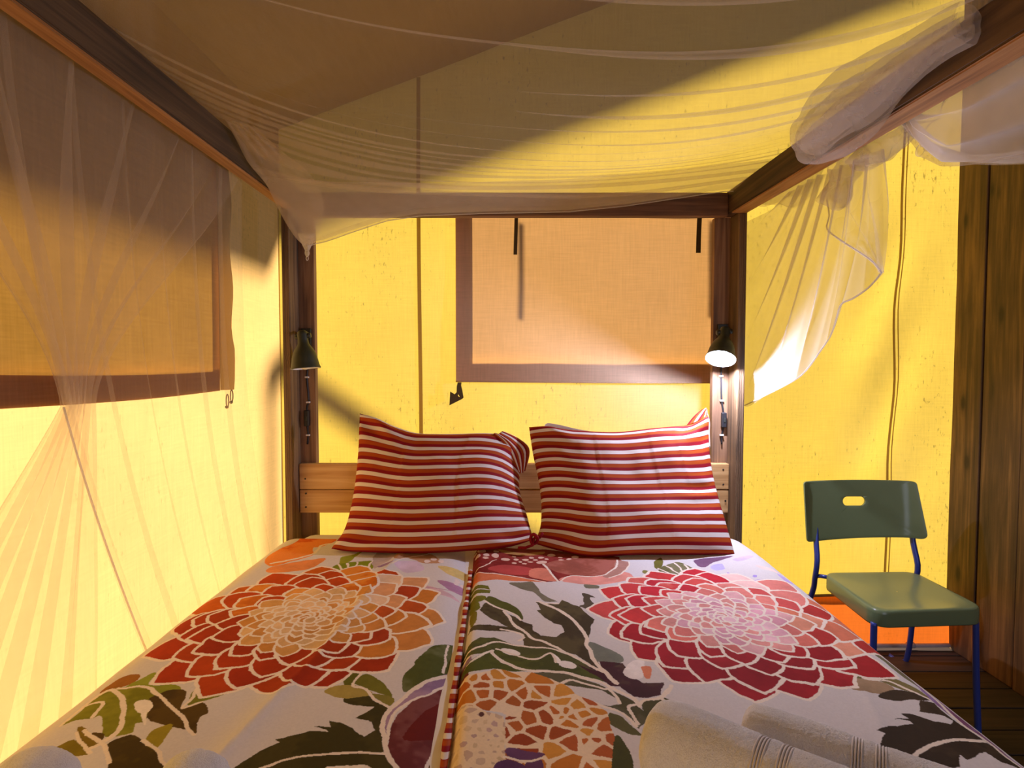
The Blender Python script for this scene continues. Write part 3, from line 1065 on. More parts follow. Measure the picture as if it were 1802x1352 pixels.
leaf(3, [(150, 610), (240, 600), (235, 660), (150, 690)], (112, 112, 30))
leaf(3, [(150, 700), (220, 690), (200, 780), (150, 830)], (120, 112, 34))
leaf(3, [(680, 368), (770, 368), (860, 470), (1010, 552), (1000, 562), (900, 552), (790, 472), (700, 450), (540, 380)], (118, 112, 92))
leaf(3, [(345, 530), (480, 570), (610, 620), (672, 700), (664, 732), (540, 665), (430, 640), (290, 575)], (88, 90, 34))
leaf(3, [(130, 870), (160, 828), (340, 795), (540, 802), (350, 740), (240, 665), (310, 590), (450, 650), (530, 690), (680, 740), (760, 780), (760, 830), (850, 885), (1000, 905), (1095, 850), (1060, 792), (970, 770), (880, 700), (818, 636), (855, 630), (815, 555), (1035, 582), (1055, 545), (1180, 597), (1240, 612), (1380, 740), (1340, 850), (1312, 930), (1350, 1060), (1420, 1150), (1500, 1280), (1480, 1262), (1200, 1090), (900, 1012), (690, 1000), (690, 912), (600, 852), (470, 850)], DRK, (88, 78, 48), smooth=False)
leaf(3, [(110, 1030), (250, 942), (400, 922), (520, 960), (690, 1000), (900, 1012), (1140, 1082), (1480, 1262), (1200, 1215), (1000, 1175), (940, 1075), (800, 1137), (620, 1102), (400, 1050), (270, 1105), (90, 1140)], (96, 98, 42), (80, 82, 40), smooth=False)
leaf(3, [(70, 1320), (80, 1230), (330, 1068), (400, 1050), (620, 1102), (800, 1137), (940, 1075), (1000, 1175), (1200, 1215), (1480, 1262), (1500, 1352), (1200, 1300), (750, 1252), (400, 1255)], (86, 92, 32), (72, 76, 30), smooth=False)
leaf(3, [(95, 1235), (270, 1105), (360, 1050), (340, 1090), (200, 1180)], (236, 228, 214))
spot(3, 545, 1062, 100, 32, (236, 228, 220), 0.15); spot(3, 1120, 1190, 92, 36, (232, 226, 222), 0.25)
leaf(3, [(940, 1075), (990, 1090), (1060, 1160), (1010, 1165)], (232, 226, 222))
leaf(3, [(1340, 960), (1450, 1000), (1640, 1090), (1640, 1165), (1420, 1150), (1350, 1060)], (126, 130, 116))
leaf(3, [(1200, 1185), (1480, 1262), (1440, 1150), (1660, 1170), (1700, 1230), (1690, 1280), (1740, 1340), (1720, 1400), (1560, 1400), (1400, 1290)], (76, 36, 40), (66, 44, 38), smooth=False)
leaf(3, [(1280, 380), (1410, 390), (1430, 422), (1300, 420)], (116, 112, 90))
leaf(3, [(1265, 470), (1400, 512), (1340, 522), (1420, 640), (1240, 612), (1285, 572)], (84, 74, 56))
leaf(4, [(700, 160), (900, 150), (1100, 190), (1300, 282), (1500, 372), (1640, 500), (1560, 600), (1330, 430), (1200, 400), (1330, 420), (1402, 410), (1380, 370), (1250, 300), (1030, 262), (940, 250), (780, 212)], (84, 80, 46), (96, 92, 66), smooth=False)
leaf(4, [(1320, 480), (1480, 560), (1560, 640), (1480, 640), (1390, 600), (1330, 560)], (92, 88, 48))
leaf(4, [(1270, 770), (1360, 660), (1420, 700), (1500, 820), (1490, 960), (1330, 960), (1330, 830)], (72, 72, 26))
leaf(4, [(1080, 90), (1280, 130), (1420, 80), (1440, 150), (1580, 240), (1750, 240), (1720, 330), (1600, 350), (1500, 340), (1400, 260), (1250, 150)], (76, 42, 46), (88, 66, 52), smooth=False)
leaf(4, [(1580, 400), (1620, 365), (1740, 350), (1850, 420), (1750, 500), (1620, 490)], (84, 80, 44))
leaf(4, [(1420, 140), (1500, 60), (1600, 60), (1580, 200), (1520, 215), (1450, 190)], (238, 230, 226))
leaf(4, [(1570, 115), (1650, 115), (1640, 190), (1600, 200)], (214, 130, 96))
vein(3, [(860, 560), (1000, 620), (1130, 710), (1240, 820), (1300, 930), (1330, 1040), (1390, 1150), (1480, 1250), (1610, 1370)], 0.010)
vein(3, [(480, 665), (560, 740), (640, 820), (770, 910), (900, 950), (1130, 1080), (1300, 1170), (1490, 1265)], 0.008)
vein(3, [(90, 1105), (300, 1010), (440, 965), (700, 1000), (920, 1015), (1130, 1085)], 0.006)
vein(3, [(360, 1060), (380, 1100), (520, 1180), (720, 1245), (950, 1250), (1200, 1290), (1440, 1352)], 0.008)
vein(3, [(290, 575), (430, 640), (540, 665), (660, 730)], 0.007); vein(3, [(470, 830), (600, 852), (690, 910), (640, 945)], 0.007)
vein(3, [(815, 556), (930, 572), (1030, 580)], 0.004); vein(3, [(400, 1045), (630, 1100), (800, 1132), (935, 1070), (1000, 1160)], 0.006)
vein(4, [(700, 145), (900, 150), (1200, 210), (1340, 280), (1500, 355), (1560, 420)], 0.009)
vein(4, [(930, 240), (1030, 210), (1250, 285), (1320, 295), (1400, 400)], 0.007)
vein(4, [(1200, 400), (1350, 450), (1480, 530), (1540, 580)], 0.007); vein(4, [(1560, 400), (1470, 420), (1500, 500), (1550, 560)], 0.007)
vein(4, [(1560, 420), (1590, 370), (1720, 350), (1800, 260)], 0.008); vein(4, [(1700, 350), (1802, 400)], 0.007)
leaf(5, [(0, 700), (60, 640), (100, 690)], (120, 60, 50))


def cells(region, n, pick, gap, seed, bgc):
    """printed cells with pale joints between them, inside a region outline"""
    sl = window(min(p[0] for p in region), max(p[0] for p in region), min(p[1] for p in region), max(p[1] for p in region))
    m = inside(region, sl)
    x, y = GX[sl], GY[sl]
    r = np.random.default_rng(seed)
    sx = r.uniform(x.min(), x.max(), n); sy = r.uniform(y.min(), y.max(), n)
    for _ in range(2):                      # relax the seeds a little
        for a_ in range(n):
            d = np.hypot(sx - sx[a_], sy - sy[a_]); d[a_] = 9
            b_ = d.argmin()
            sx[a_] += (sx[a_] - sx[b_]) * 0.3; sy[a_] += (sy[a_] - sy[b_]) * 0.3
    d1 = np.full(x.shape, 9.0); d2 = np.full(x.shape, 9.0); idx = np.zeros(x.shape, int)
    for a_ in range(n):
        d = np.hypot(x - sx[a_], y - sy[a_])
        c = d < d1
        d2 = np.where(c, d1, np.minimum(d2, d)); idx = np.where(c, a_, idx); d1 = np.where(c, d, d1)
    cols = np.array([lin(pick(sx[a_], sy[a_], random.Random(a_ + seed))) for a_ in range(n)])
    v = cols[idx] * (0.8 + 0.4 * WASH[sl])[..., None]
    v[(d2 - d1) < gap] = lin(bgc)
    IMG[sl][m] = v[m]


gold = cl(4, [(60, 330), (90, 240), (300, 190), (430, 146), (700, 156), (850, 200), (950, 246), (1070, 340), (1200, 395), (1300, 470), (1332, 560), (1345, 660), (1340, 760), (1340, 1000), (380, 1000), (500, 760), (480, 600), (500, 500), (330, 490), (230, 460), (60, 425)])
gc = cl(4, [(560, 600)])[0]


def gold_pick(x, y, r):
    d = math.hypot(x - gc[0], y - gc[1])
    if d < 0.085: return r.choice([(150, 66, 28), (160, 76, 30), (176, 96, 40)])
    return r.choice([(204, 134, 48), (196, 120, 40), (190, 104, 40), (212, 148, 60), (180, 92, 40)])


paint(gold, (214, 150, 70))
cells(gold, 85, gold_pick, 0.007, 5, (236, 212, 180))
pale = cl(4, [(60, 430), (220, 452), (330, 500), (480, 520), (500, 700), (470, 1000), (-80, 1000), (0, 700)])
cells(pale, 80, lambda x, y, r: r.choice([(204, 178, 152), (196, 168, 146), (190, 160, 150), (214, 188, 150)]), 0.009, 9, (232, 208, 172))
leaf(4, [(490, 790), (560, 760), (800, 815), (700, 850), (540, 840)], (104, 66, 104)); leaf(4, [(420, 890), (500, 850), (640, 900), (620, 980), (430, 980)], (96, 58, 100)); leaf(4, [(640, 880), (760, 850), (800, 930), (700, 980)], (100, 60, 96))
spot(4, 292, 524, 22, 20, (92, 56, 50)); vein(4, [(480, 830), (640, 862), (780, 845)], 0.005)
# right flank
leaf(5, [(580, 505), (660, 545), (790, 640), (900, 730), (930, 790), (800, 700), (740, 655), (670, 600), (610, 550)], (112, 106, 78))
leaf(5, [(450, 800), (480, 750), (620, 752), (745, 802), (640, 842), (470, 818)], (168, 140, 108))
leaf(5, [(640, 845), (740, 808), (870, 830), (972, 866), (900, 882), (760, 884), (660, 868)], (64, 50, 32))
leaf(5, [(520, 688), (640, 700), (880, 790), (985, 862), (900, 842), (740, 790), (600, 740), (540, 742)], (124, 112, 66))
leaf(5, [(380, 680), (490, 684), (532, 752), (430, 722)], (112, 104, 62)); leaf(5, [(320, 690), (404, 690), (392, 728), (340, 722)], (104, 102, 66))
leaf(5, [(640, 1310), (640, 1170), (692, 1110), (622, 1082), (690, 1050), (872, 1046), (850, 1028), (728, 1008), (842, 1014), (785, 980), (850, 975), (1020, 1020), (1130, 1042), (1135, 1015), (1080, 985), (905, 950), (910, 880), (1010, 890), (1130, 1000), (1260, 1080), (1370, 1150), (1500, 1220), (1640, 1330), (1480, 1300), (1370, 1230), (1250, 1290), (1190, 1250), (1190, 1330), (1060, 1360), (1000, 1300), (830, 1352), (680, 1342)], (58, 44, 28), (68, 52, 34), smooth=False)
vein(5, [(650, 1345), (820, 1280), (970, 1200), (1130, 1150), (1380, 1145)], 0.007)
vein(5, [(500, 690), (550, 745), (720, 760), (850, 820), (980, 866)], 0.006)
leaf(5, [(880, 730), (1030, 830), (1200, 960), (1400, 1110), (1700, 1360), (1380, 1150), (1200, 1030), (980, 860)], (128, 76, 110), (150, 120, 170))
vein(5, [(900, 730), (1040, 860), (1200, 1030), (1400, 1150), (1600, 1300)], 0.008)
# violet wash and olive fronds near the right pillow
leaf(7, [(800, 140), (930, 120), (1180, 110), (1000, 160), (900, 210), (820, 190)], (120, 84, 112))
leaf(7, [(960, 200), (1060, 180), (1100, 230), (1000, 240)], (190, 180, 224))
leaf(7, [(1180, 140), (1330, 110), (1390, 120), (1250, 160)], (206, 186, 224))
leaf(7, [(1380, 350), (1560, 340), (1802, 400), (1802, 450), (1640, 410), (1480, 390)], (178, 150, 206))
leaf(7, [(1620, 270), (1760, 320), (1802, 360), (1700, 340)], (190, 170, 220))
leaf(7, [(1400, 200), (1560, 220), (1640, 260), (1480, 240)], (240, 214, 204))
leaf(7, [(1390, 450), (1560, 430), (1640, 500), (1420, 500)], (226, 206, 222))
spot(7, 1128, 280, 14, 12, (176, 140, 206)); spot(7, 1400, 305, 22, 14, (170, 150, 214))
leaf(7, [(395, 150), (470, 110), (490, 190), (430, 222), (395, 190)], (104, 98, 36))
leaf(7, [(430, 262), (470, 205), (620, 158), (720, 190), (790, 240), (740, 300), (860, 285), (880, 340), (800, 362), (700, 372), (560, 335), (440, 292)], (96, 92, 40), (122, 116, 82))
leaf(7, [(285, 260), (300, 235), (400, 265), (430, 312)], (126, 120, 60))
for q in ([(440, 215), (560, 270), (640, 350)], [(520, 190), (640, 270), (720, 350)], [(605, 165), (680, 240), (740, 300)], [(435, 240), (500, 290), (560, 335)], [(700, 185), (740, 230), (770, 280)], [(740, 310), (880, 318)], [(720, 300), (710, 370)]): vein(7, q, 0.006)
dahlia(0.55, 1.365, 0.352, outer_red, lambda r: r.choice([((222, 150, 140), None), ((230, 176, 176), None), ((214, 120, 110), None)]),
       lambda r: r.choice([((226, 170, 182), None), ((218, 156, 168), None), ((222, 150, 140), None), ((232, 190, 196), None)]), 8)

IMG *= (0.96 + 0.08 * vnoise(900, 560, 21))[..., None]
pix = np.ones((NH, NW, 4), np.float32)
pix[..., :3] = np.clip(IMG, 0, 1)
img = bpy.data.images.new('flower_print', NW, NH, float_buffer=True)
img.pixels.foreach_set(pix.ravel())
img.update()
img.pack()


def printed():
    m, t, out = nt('flower_cotton')
    uv = N(t, 'ShaderNodeUVMap')
    im = N(t, 'ShaderNodeTexImage')
    im.image = img
    im.extension = 'EXTEND'
    t.links.new(uv.outputs[0], im.inputs[0])
    p = N(t, 'ShaderNodeBsdfPrincipled')
    p.inputs['Roughness'].default_value = 0.85
    p.inputs['Specular IOR Level'].default_value = 0.15
    t.links.new(im.outputs[0], p.inputs['Base Color'])
    b = N(t, 'ShaderNodeBump')
    b.inputs['Strength'].default_value = 0.12
    b.inputs['Distance'].default_value = 0.002
    t.links.new(texnoise(t, mapping(t, (1, 1, 1)), 900, 1), b.inputs['Height'])
    t.links.new(b.outputs[0], p.inputs['Normal'])
    t.links.new(p.outputs[0], out.inputs[0])
    return m


M['print'] = printed()


# ------------------------------------------------------------------ duvets
def seg_dist(x, y, pts):
    best = 9.0
    for (x0, y0), (x1, y1) in zip(pts, pts[1:]):
        dx, dy = x1 - x0, y1 - y0
        t = max(0, min(1, ((x - x0) * dx + (y - y0) * dy) / (dx * dx + dy * dy)))
        best = min(best, math.hypot(x - x0 - t * dx, y - y0 - t * dy))
    return best


CREASE = [tuple(atz(px, py, TOPZ).xy) for px, py in ((722, 962), (665, 1020), (610, 1090), (550, 1165), (490, 1225), (430, 1290), (384, 1338), (340, 1400))]
CREASE_R = [tuple(atz(px, py, TOPZ).xy) for px, py in ((1440, 1080), (1480, 1140), (1530, 1230), (1580, 1352))]


def seam_x(yv): return interp([0.3, 0.86, 1.67, 1.88, 2.1], [-0.10, -0.109, -0.127, -0.138, -0.14], yv)


def duvet(side):
    """side -1: left duvet, +1: right duvet. s is the distance along the cloth, flat in the middle, over the mattress edge at the outside"""
    bm = bmesh.new()
    rows, uvs = [], []
    ny, nx = 190, 150
    y0, y1 = 0.35, 2.045 if side < 0 else 2.06
    for j in range(ny + 1):
        yv = y0 + (y1 - y0) * j / ny
        sx_ = seam_x(yv)
        row, uv = [], []
        for i in range(nx + 1):
            f = i / nx
            # unrolled coordinate from the middle seam outwards
            s = f * 1.24
            if side < 0:
                X = sx_ - s
                d = 0.80 - abs(X)
            else:
                X = sx_ + s
                d = 0.80 - abs(X)
            zt = TOPZ - 0.002
            if d < 0:                               # roll over the edge
                a_ = min(-d / 0.105, math.pi / 2)
                xx = 0.80 + 0.105 * math.sin(a_)
                zz = zt - 0.105 * (1 - math.cos(a_))
                rest = -d - 0.105 * math.pi / 2
                if rest > 0:
                    zz -= rest
                    xx += 0.012 * math.sin(yv * 11 + rest * 5) * min(1, rest * 6)
                P = Vector((math.copysign(xx, X), yv, zz))
                nrm = Vector((math.copysign(math.sin(a_), X), 0, math.cos(a_)))
            else:
                P = Vector((X, yv, zt))
                nrm = Vector((0, 0, 1))
            h = 0.007 * fbm((X * 1.7, yv * 1.7, 2.0 + side), 1, 2) + 0.0022 * fbm((X * 7, yv * 5, 5.0), 1, 2)
            if side < 0:
                h += 0.0045 * math.exp(-(seg_dist(X, yv, CREASE) / 0.007) ** 2) + 0.006 * math.exp(-(seg_dist(X, yv, CREASE) / 0.03) ** 2)
                h -= 0.020 * math.exp(-(s / 0.05) ** 2)     # dips at the seam
            else:
                h += 0.002 * math.exp(-(seg_dist(X, yv, CREASE_R) / 0.006) ** 2)
                h += 0.012 * math.exp(-(s / 0.10) ** 2) - 0.030 * math.exp(-(s / 0.013) ** 2)
            e = (y1 - yv)
            h -= 0.035 * math.exp(-(e / 0.025) ** 2)
            P = P + nrm * h
            row.append(P)
            uv.append(((X - PX0) / (PX1 - PX0), (yv - PY0) / (PY1 - PY0)))
        rows.append(row); uvs.append(uv)
    bm_grid(bm, rows, uvs)
    bmesh.ops.recalc_face_normals(bm, faces=bm.faces[:])
    o = link('duvet', bm, M['print'], smooth=True)
    if sum(p.normal.z for p in o.data.polygons) < 0: o.data.flip_normals()
    return o


dl = tag(duvet(-1), 'flower-print duvet with the orange dahlia, left half of the bed', 'duvet', 'flower-print duvets')
dr = tag(duvet(1), 'flower-print duvet with the red dahlia, right half of the bed', 'duvet', 'flower-print duvets')


def stripes(name, period_axis_uv=True, n=12.0):
    m, t, out = nt(name)
    uv = N(t, 'ShaderNodeUVMap')
    sp = N(t, 'ShaderNodeSeparateXYZ')
    t.links.new(uv.outputs[0], sp.inputs[0])
    fr = math_(t, 'FRACT', math_(t, 'ADD', math_(t, 'MULTIPLY', sp.outputs[1], n), 0.45))
    W_, R1, O_, R2 = (0.72, 0.65, 0.61), (0.24, 0.008, 0.016), (0.40, 0.070, 0.010), (0.30, 0.022, 0.014)
    c = ramp(t, fr, [(0.0, W_), (0.30, W_), (0.325, R1), (0.58, R1), (0.66, O_), (0.88, O_), (0.965, R2), (0.985, W_)])
    p = N(t, 'ShaderNodeBsdfPrincipled')
    p.inputs['Roughness'].default_value = 0.7
    p.inputs['Specular IOR Level'].default_value = 0.1
    t.links.new(c, p.inputs['Base Color'])
    b = N(t, 'ShaderNodeBump')
    b.inputs['Strength'].default_value = 0.12
    b.inputs['Distance'].default_value = 0.002
    t.links.new(texnoise(t, mapping(t, (1, 1, 1)), 800, 1), b.inputs['Height'])
    t.links.new(b.outputs[0], p.inputs['Normal'])
    t.links.new(p.outputs[0], out.inputs[0])
    return m


M['stripe'] = stripes('striped_cotton', n=12.0)
M['stripe_edge'] = stripes('striped_edge', n=22.0)
# striped turned edge of the right duvet along the middle seam
bm = bmesh.new()
rows, uvs = [], []
for j in range(160):
    yv = 0.36 + (1.70 - 0.36) * j / 159
    c = Vector((seam_x(yv) - 0.004, yv, TOPZ - 0.012 + 0.002 * math.sin(j * 0.21)))
    r = 0.0070 + 0.001 * math.sin(j * 0.4)
    rows.append([c + Vector((math.cos(a_) * r, 0, math.sin(a_) * r)) for a_ in np.linspace(0, 6.283, 11)])
    uvs.append([(a_, yv + 0.012 * math.sin(a_ * 6.28)) for a_ in np.linspace(0, 1, 11)])
bm_grid(bm, rows, uvs)
link('striped_edge', bm, M['stripe_edge'], dr, smooth=True)['label'] = 'narrow red and white striped edge of the duvet'


# ------------------------------------------------------------------ pillows
def coons(top, bottom, left, right, u, v):
    """boundary curves as polylines of Vectors: top/bottom run left to right, left/right run bottom to top"""
    a = poly_at(bottom, u) * (1 - v) + poly_at(top, u) * v
    b = poly_at(left, v) * (1 - u) + poly_at(right, v) * u
    c = bottom[0] * (1 - u) * (1 - v) + bottom[-1] * u * (1 - v) + top[0] * (1 - u) * v + top[-1] * u * v
    return a + b - c


def pillow(top, bottom, left, right, T, seed, vtop, creases, mat, name, parent, dents=()):
    n = 90
    bm = bmesh.new()
    base = [[coons(top, bottom, left, right, i / n, j / n) for i in range(n + 1)] for j in range(n + 1)]
    nrm = (base[n // 2][-1] - base[n // 2][0]).cross(base[-1][n // 2] - base[0][n // 2]).normalized()
    if nrm.y > 0: nrm = -nrm
    for sgn in (1, -1):
        rows, uvs = [], []
        for j in range(n + 1):
            r, q = [], []
            for i in range(n + 1):
                u, v = i / n, j / n
                a = max(0.0, 1 - abs(2 * u - 1) ** 2.6); b = max(0.0, 1 - abs(2 * v - 1) ** 2.4)
                h = T * (a * b) ** 0.62
                if sgn > 0:
                    e = (a * b) ** 0.5
                    h += e * (0.014 * fbm((u * 2.2, v * 2.2, seed), 1, 2) + 0.004 * fbm((u * 7, v * 5, seed), 1, 2))
                    # pulled folds running in from the corners
                    for (cu, cv, au, av, amp, fr) in dents:
                        du, dv = u - cu, v - cv
                        along = du * au + dv * av; across = -du * av + dv * au
                        if along > 0: h += amp * math.sin(across * fr) * math.exp(-(along / 0.22) ** 2) * math.exp(-(across / 0.11) ** 2) * min(1, along * 9)
                    for cu, sl_ in creases:
                        dd = u - cu - sl_ * (v - 0.5)
                        h += 0.0018 * math.exp(-(dd / 0.006) ** 2) * e + 0.0010 * math.tanh(dd / 0.008) * math.exp(-(dd / 0.06) ** 2) * e
                else:
                    h *= 0.55
                r.append(base[j][i] + nrm * h * sgn)
                q.append((u, v * vtop))
            rows.append(r); uvs.append(q)
        if sgn < 0:
            rows = [r[::-1] for r in rows]; uvs = [q[::-1] for q in uvs]
        if sgn > 0:
            bm_grid(bm, rows, uvs)
        else:
            lay = bm.loops.layers.uv.verify()
            V = [[bm.verts.new(p) for p in r] for r in rows]
            for jj in range(n):
                for ii in range(n):
                    f = bm.faces.new((V[jj][ii], V[jj][ii + 1], V[jj + 1][ii + 1], V[jj + 1][ii]))
                    for l, (a_, b_) in zip(f.loops, ((jj, ii), (jj, ii + 1), (jj + 1, ii + 1), (jj + 1, ii))): l[lay].uv = uvs[a_][b_]
    bmesh.ops.remove_doubles(bm, verts=bm.verts, dist=0.0003)
    return link(name, bm, mat, parent, smooth=True)


def P_(lst, ya, yb):
    """px polyline to 3-D, depth running from ya to yb along the list"""
    return [at(px, py, ya + (yb - ya) * i / (len(lst) - 1)) for i, (px, py) in enumerate(lst)]


def PY(lst): return [at(*q) for q in lst]


pl_top = PY([(633, 728, 2.10), (664, 738, 2.10), (700, 753, 2.09), (738, 764, 2.08), (800, 765, 2.08), (865, 764, 2.09), (905, 774, 2.10), (932, 800, 2.10)])
pl_bot = PY([(583, 966, 1.86), (640, 972, 1.83), (750, 974, 1.82), (850, 968, 1.83), (900, 962, 1.86), (938, 950, 1.88)])
pl_lef = PY([(583, 966, 1.86), (607, 930, 1.93), (622, 870, 2.00), (630, 800, 2.06), (633, 728, 2.10)])
pl_rig = PY([(938, 950, 1.88), (928, 910, 1.95), (914, 860, 2.02), (918, 825, 2.08), (932, 800, 2.10)])
p1 = empty('pillow', pl_bot[2], 'striped red and orange pillow, drooping, on the left side of the bed', 'pillow', 'striped pillows')
pillow(pl_top, pl_bot, pl_lef, pl_rig, 0.075, 1.0, 1.0, ((0.30, 0.05), (0.62, 0.06), (0.86, 0.0)), M['stripe'], 'pillow_case', p1,
       dents=((0, 1, 0.8, -0.6, 0.016, 34), (1, 1, -0.8, -0.6, 0.016, 36), (0, 0, 0.8, 0.6, 0.016, 34), (1, 0, -0.9, 0.4, 0.010, 40)))

pr_top = PY([(931, 752, 2.10), (965, 752, 2.09), (1010, 758, 2.08), (1080, 762, 2.08), (1150, 755, 2.08), (1200, 750, 2.09), (1225, 742, 2.10), (1246, 730, 2.10)])
pr_bot = PY([(940, 957, 1.88), (985, 968, 1.86), (1040, 980, 1.82), (1120, 977, 1.82), (1220, 977, 1.82), (1293, 976, 1.83)])
pr_lef = PY([(940, 957, 1.88), (952, 920, 1.95), (950, 860, 2.02), (938, 800, 2.07), (931, 752, 2.10)])
pr_rig = PY([(1293, 976, 1.83), (1280, 930, 1.90), (1262, 870, 2.00), (1250, 810, 2.06), (1246, 730, 2.10)])
p2 = empty('pillow', pr_bot[2], 'striped red and orange pillow under the lit lamp, right side of the bed', 'pillow', 'striped pillows')
pillow(pr_top, pr_bot, pr_lef, pr_rig, 0.080, 4.0, 1.04, ((0.36, -0.02), (0.66, -0.06), (0.82, -0.12)), M['stripe'], 'pillow_case', p2,
       dents=((1, 1, -0.8, -0.6, 0.018, 34), (0, 1, 0.8, -0.6, 0.012, 34), (0, 0, 0.9, 0.4, 0.020, 30), (1, 0.45, -1, 0.0, 0.010, 44)))


def case_corner(pts, ya, yb, ns, parent, name='case_corner', uvr=None, th=0.006):
    """a turned cloth corner: ribbon between two px polylines"""
    A, B = pts
    bm = bmesh.new()
    rows, uvs = [], []
    m_ = 14
    pa = [at(*q) for q in A]; pb = [at(*q) for q in B]
    for j in range(m_ + 1):
        t = j / m_
        a = poly_at(pa, t); b = poly_at(pb, t)
        r, q = [], []
        for i in range(9):
            f = i / 8
            p = a.lerp(b, f) + Vector((0, -0.010 * math.sin(f * math.pi), 0.003 * math.sin(f * 9)))
            r.append(p); q.append((t, f * ns))
        rows.append(r); uvs.append(q)
    bm_grid(bm, rows, uvs)
    r = bmesh.ops.extrude_face_region(bm, geom=bm.faces[:])
    bmesh.ops.translate(bm, verts=[v for v in r['geom'] if isinstance(v, bmesh.types.BMVert)], vec=(0, th, 0))
    bmesh.ops.recalc_face_normals(bm, faces=bm.faces[:])
    return link(name, bm, M['stripe'], parent, smooth=True)


case_corner(([(868, 764, 2.065), (885, 780, 2.06), (898, 806, 2.05), (912, 832, 2.045)], [(886, 760, 2.08), (912, 772, 2.08), (932, 792, 2.08), (925, 830, 2.06)]), 0, 0, 0.30, p1)
case_corner(([(1208, 750, 2.115), (1222, 733, 2.12), (1236, 721, 2.12), (1242, 719, 2.12)], [(1250, 790, 2.09), (1249, 762, 2.10), (1249, 742, 2.115), (1244, 722, 2.12)]), 0, 0, 0.32, p2)
# white pillow insert showing behind the right pillow's top edge
bm = bmesh.new()
rows = []
ins_t = PY([(958, 752, 2.13), (962, 745, 2.13), (985, 748, 2.13), (1015, 755, 2.13), (1050, 761, 2.13)])
for j in range(12):
    t = j / 11
    rows.append([poly_at(ins_t, i / 20) + Vector((0, 0.025 * (1 - math.cos(t * math.pi)) * 0.5, -0.10 * t)) for i in range(21)])
bm_grid(bm, rows)
link('pillow_insert', bm, M['sheet'], p2, smooth=True)['label'] = 'white pillow insert showing above the case'
# tied cloth strings between the pillows
kp = at(940, 947, 1.845)
pts = [kp + Vector((0.012 * math.cos(a_), -0.006 * math.sin(2 * a_), 0.016 * math.sin(a_) - 0.004)) for a_ in np.linspace(0, 6.283, 18)]
tube('tie_string', pts, 0.006, M['stripe_edge'], p1, 8)
tube('tie_string', [kp, kp + Vector((-0.006, -0.01, -0.022)), kp + Vector((-0.030, -0.012, -0.030)), kp + Vector((-0.055, -0.005, -0.033))], 0.005, M['stripe_edge'], p1, 8)
tube('tie_string', [kp, kp + Vector((0.02, 0.005, 0.0)), kp + Vector((0.03, 0.004, 0.016))], 0.005, M['stripe_edge'], p2, 8)


# ------------------------------------------------------------------ towels
def towel(a, b, r, label, seed, bands=(0.36, 0.43), dent=0.3):
    """rolled terry towel from end a to end b (centres)"""
    a, b = Vector(a), Vector(b)
    d = (b - a).normalized()
    x = d.cross(Vector((0, 0, 1))).normalized()
    y = x.cross(d)
    L = (b - a).length
    root = empty('rolled_towel', (a + b) / 2 - Vector((0, 0, r)), label, 'towel', 'rolled white towels')
    bm = bmesh.new()
    rows = []
    nl, nr = 240, 170
    ends = [(-0.06, 0.02), (-0.075, 0.16), (-0.085, 0.30), (-0.10, 0.45)]
    prof = []
    for i in range(14):                                   # rounded front end with a spiral dimple
        t = i / 13
        prof.append((-0.03 * math.sin(t * math.pi / 2) * 0 + 0.020 * (1 - t) ** 2 - 0.012 * math.sin(t * math.pi), t * 0.86))
    for i in range(1, 7):
        t = i / 6
        prof.append((0.03 * (1 - math.cos(t * math.pi / 2)) * 1.0, 0.86 + 0.14 * math.sin(t * math.pi / 2)))
    for i in range(1, nl + 1):
        prof.append((0.03 + (L - 0.06) * i / nl, 1.0))
    for i in range(1, 9):
        t = i / 8
        prof.append((L - 0.03 + 0.03 * math.sin(t * math.pi / 2), 1.0 - 0.95 * (1 - math.cos(t * math.pi / 2))))
    for h, k_ in prof:
        row = []
        bd = 0.0
        for bb in bands:
            bd = max(bd, math.exp(-((h / L - bb) / 0.016) ** 2))
        for q in range(nr):
            an = 2 * math.pi * q / nr
            sp = 1.0 + 0.05 * (((q / nr) + 0.35) % 1.0) - 0.025      # the lap of the roll
            rr = r * k_ * sp * (1 + 0.06 * fbm((h * 7, math.cos(an) * 1.3, math.sin(an) * 1.3 + seed), 1, 2))
            rr -= bd * 0.0025 * k_ + 0.0004 * math.sin(h * 1600) * bd
            rr += 0.0007 * noise.noise(Vector((h * 260, an * r * 260, seed))) * (1 - bd) + 0.0010 * noise.noise(Vector((h * 640, an * r * 640, seed))) * (1 - bd)
            p = a + d * h + x * rr * math.cos(an) + y * rr * math.sin(an) * 0.94
            row.append(p)
        rows.append(row)
    bm_grid(bm, rows, closed=True)
    bmesh.ops.recalc_face_normals(bm, faces=bm.faces[:])
    link('towel_roll', bm, M['towel'], root, smooth=True)
    for bb in bands:                                        # woven border ribs
        for k_ in range(4):
            h = L * bb + (k_ - 1.5) * 0.0040
            pts = [a + d * h + x * (r * 0.970) * math.cos(t) + y * (r * 0.970) * math.sin(t) * 0.94 for t in np.linspace(0, 6.283, 60, endpoint=False)]
            bm = bmesh.new()
            bm_tube(bm, pts, 0.0015, 6, closed=True)
            link('border_rib', bm, M['towel_band'], root, smooth=True)
    return root


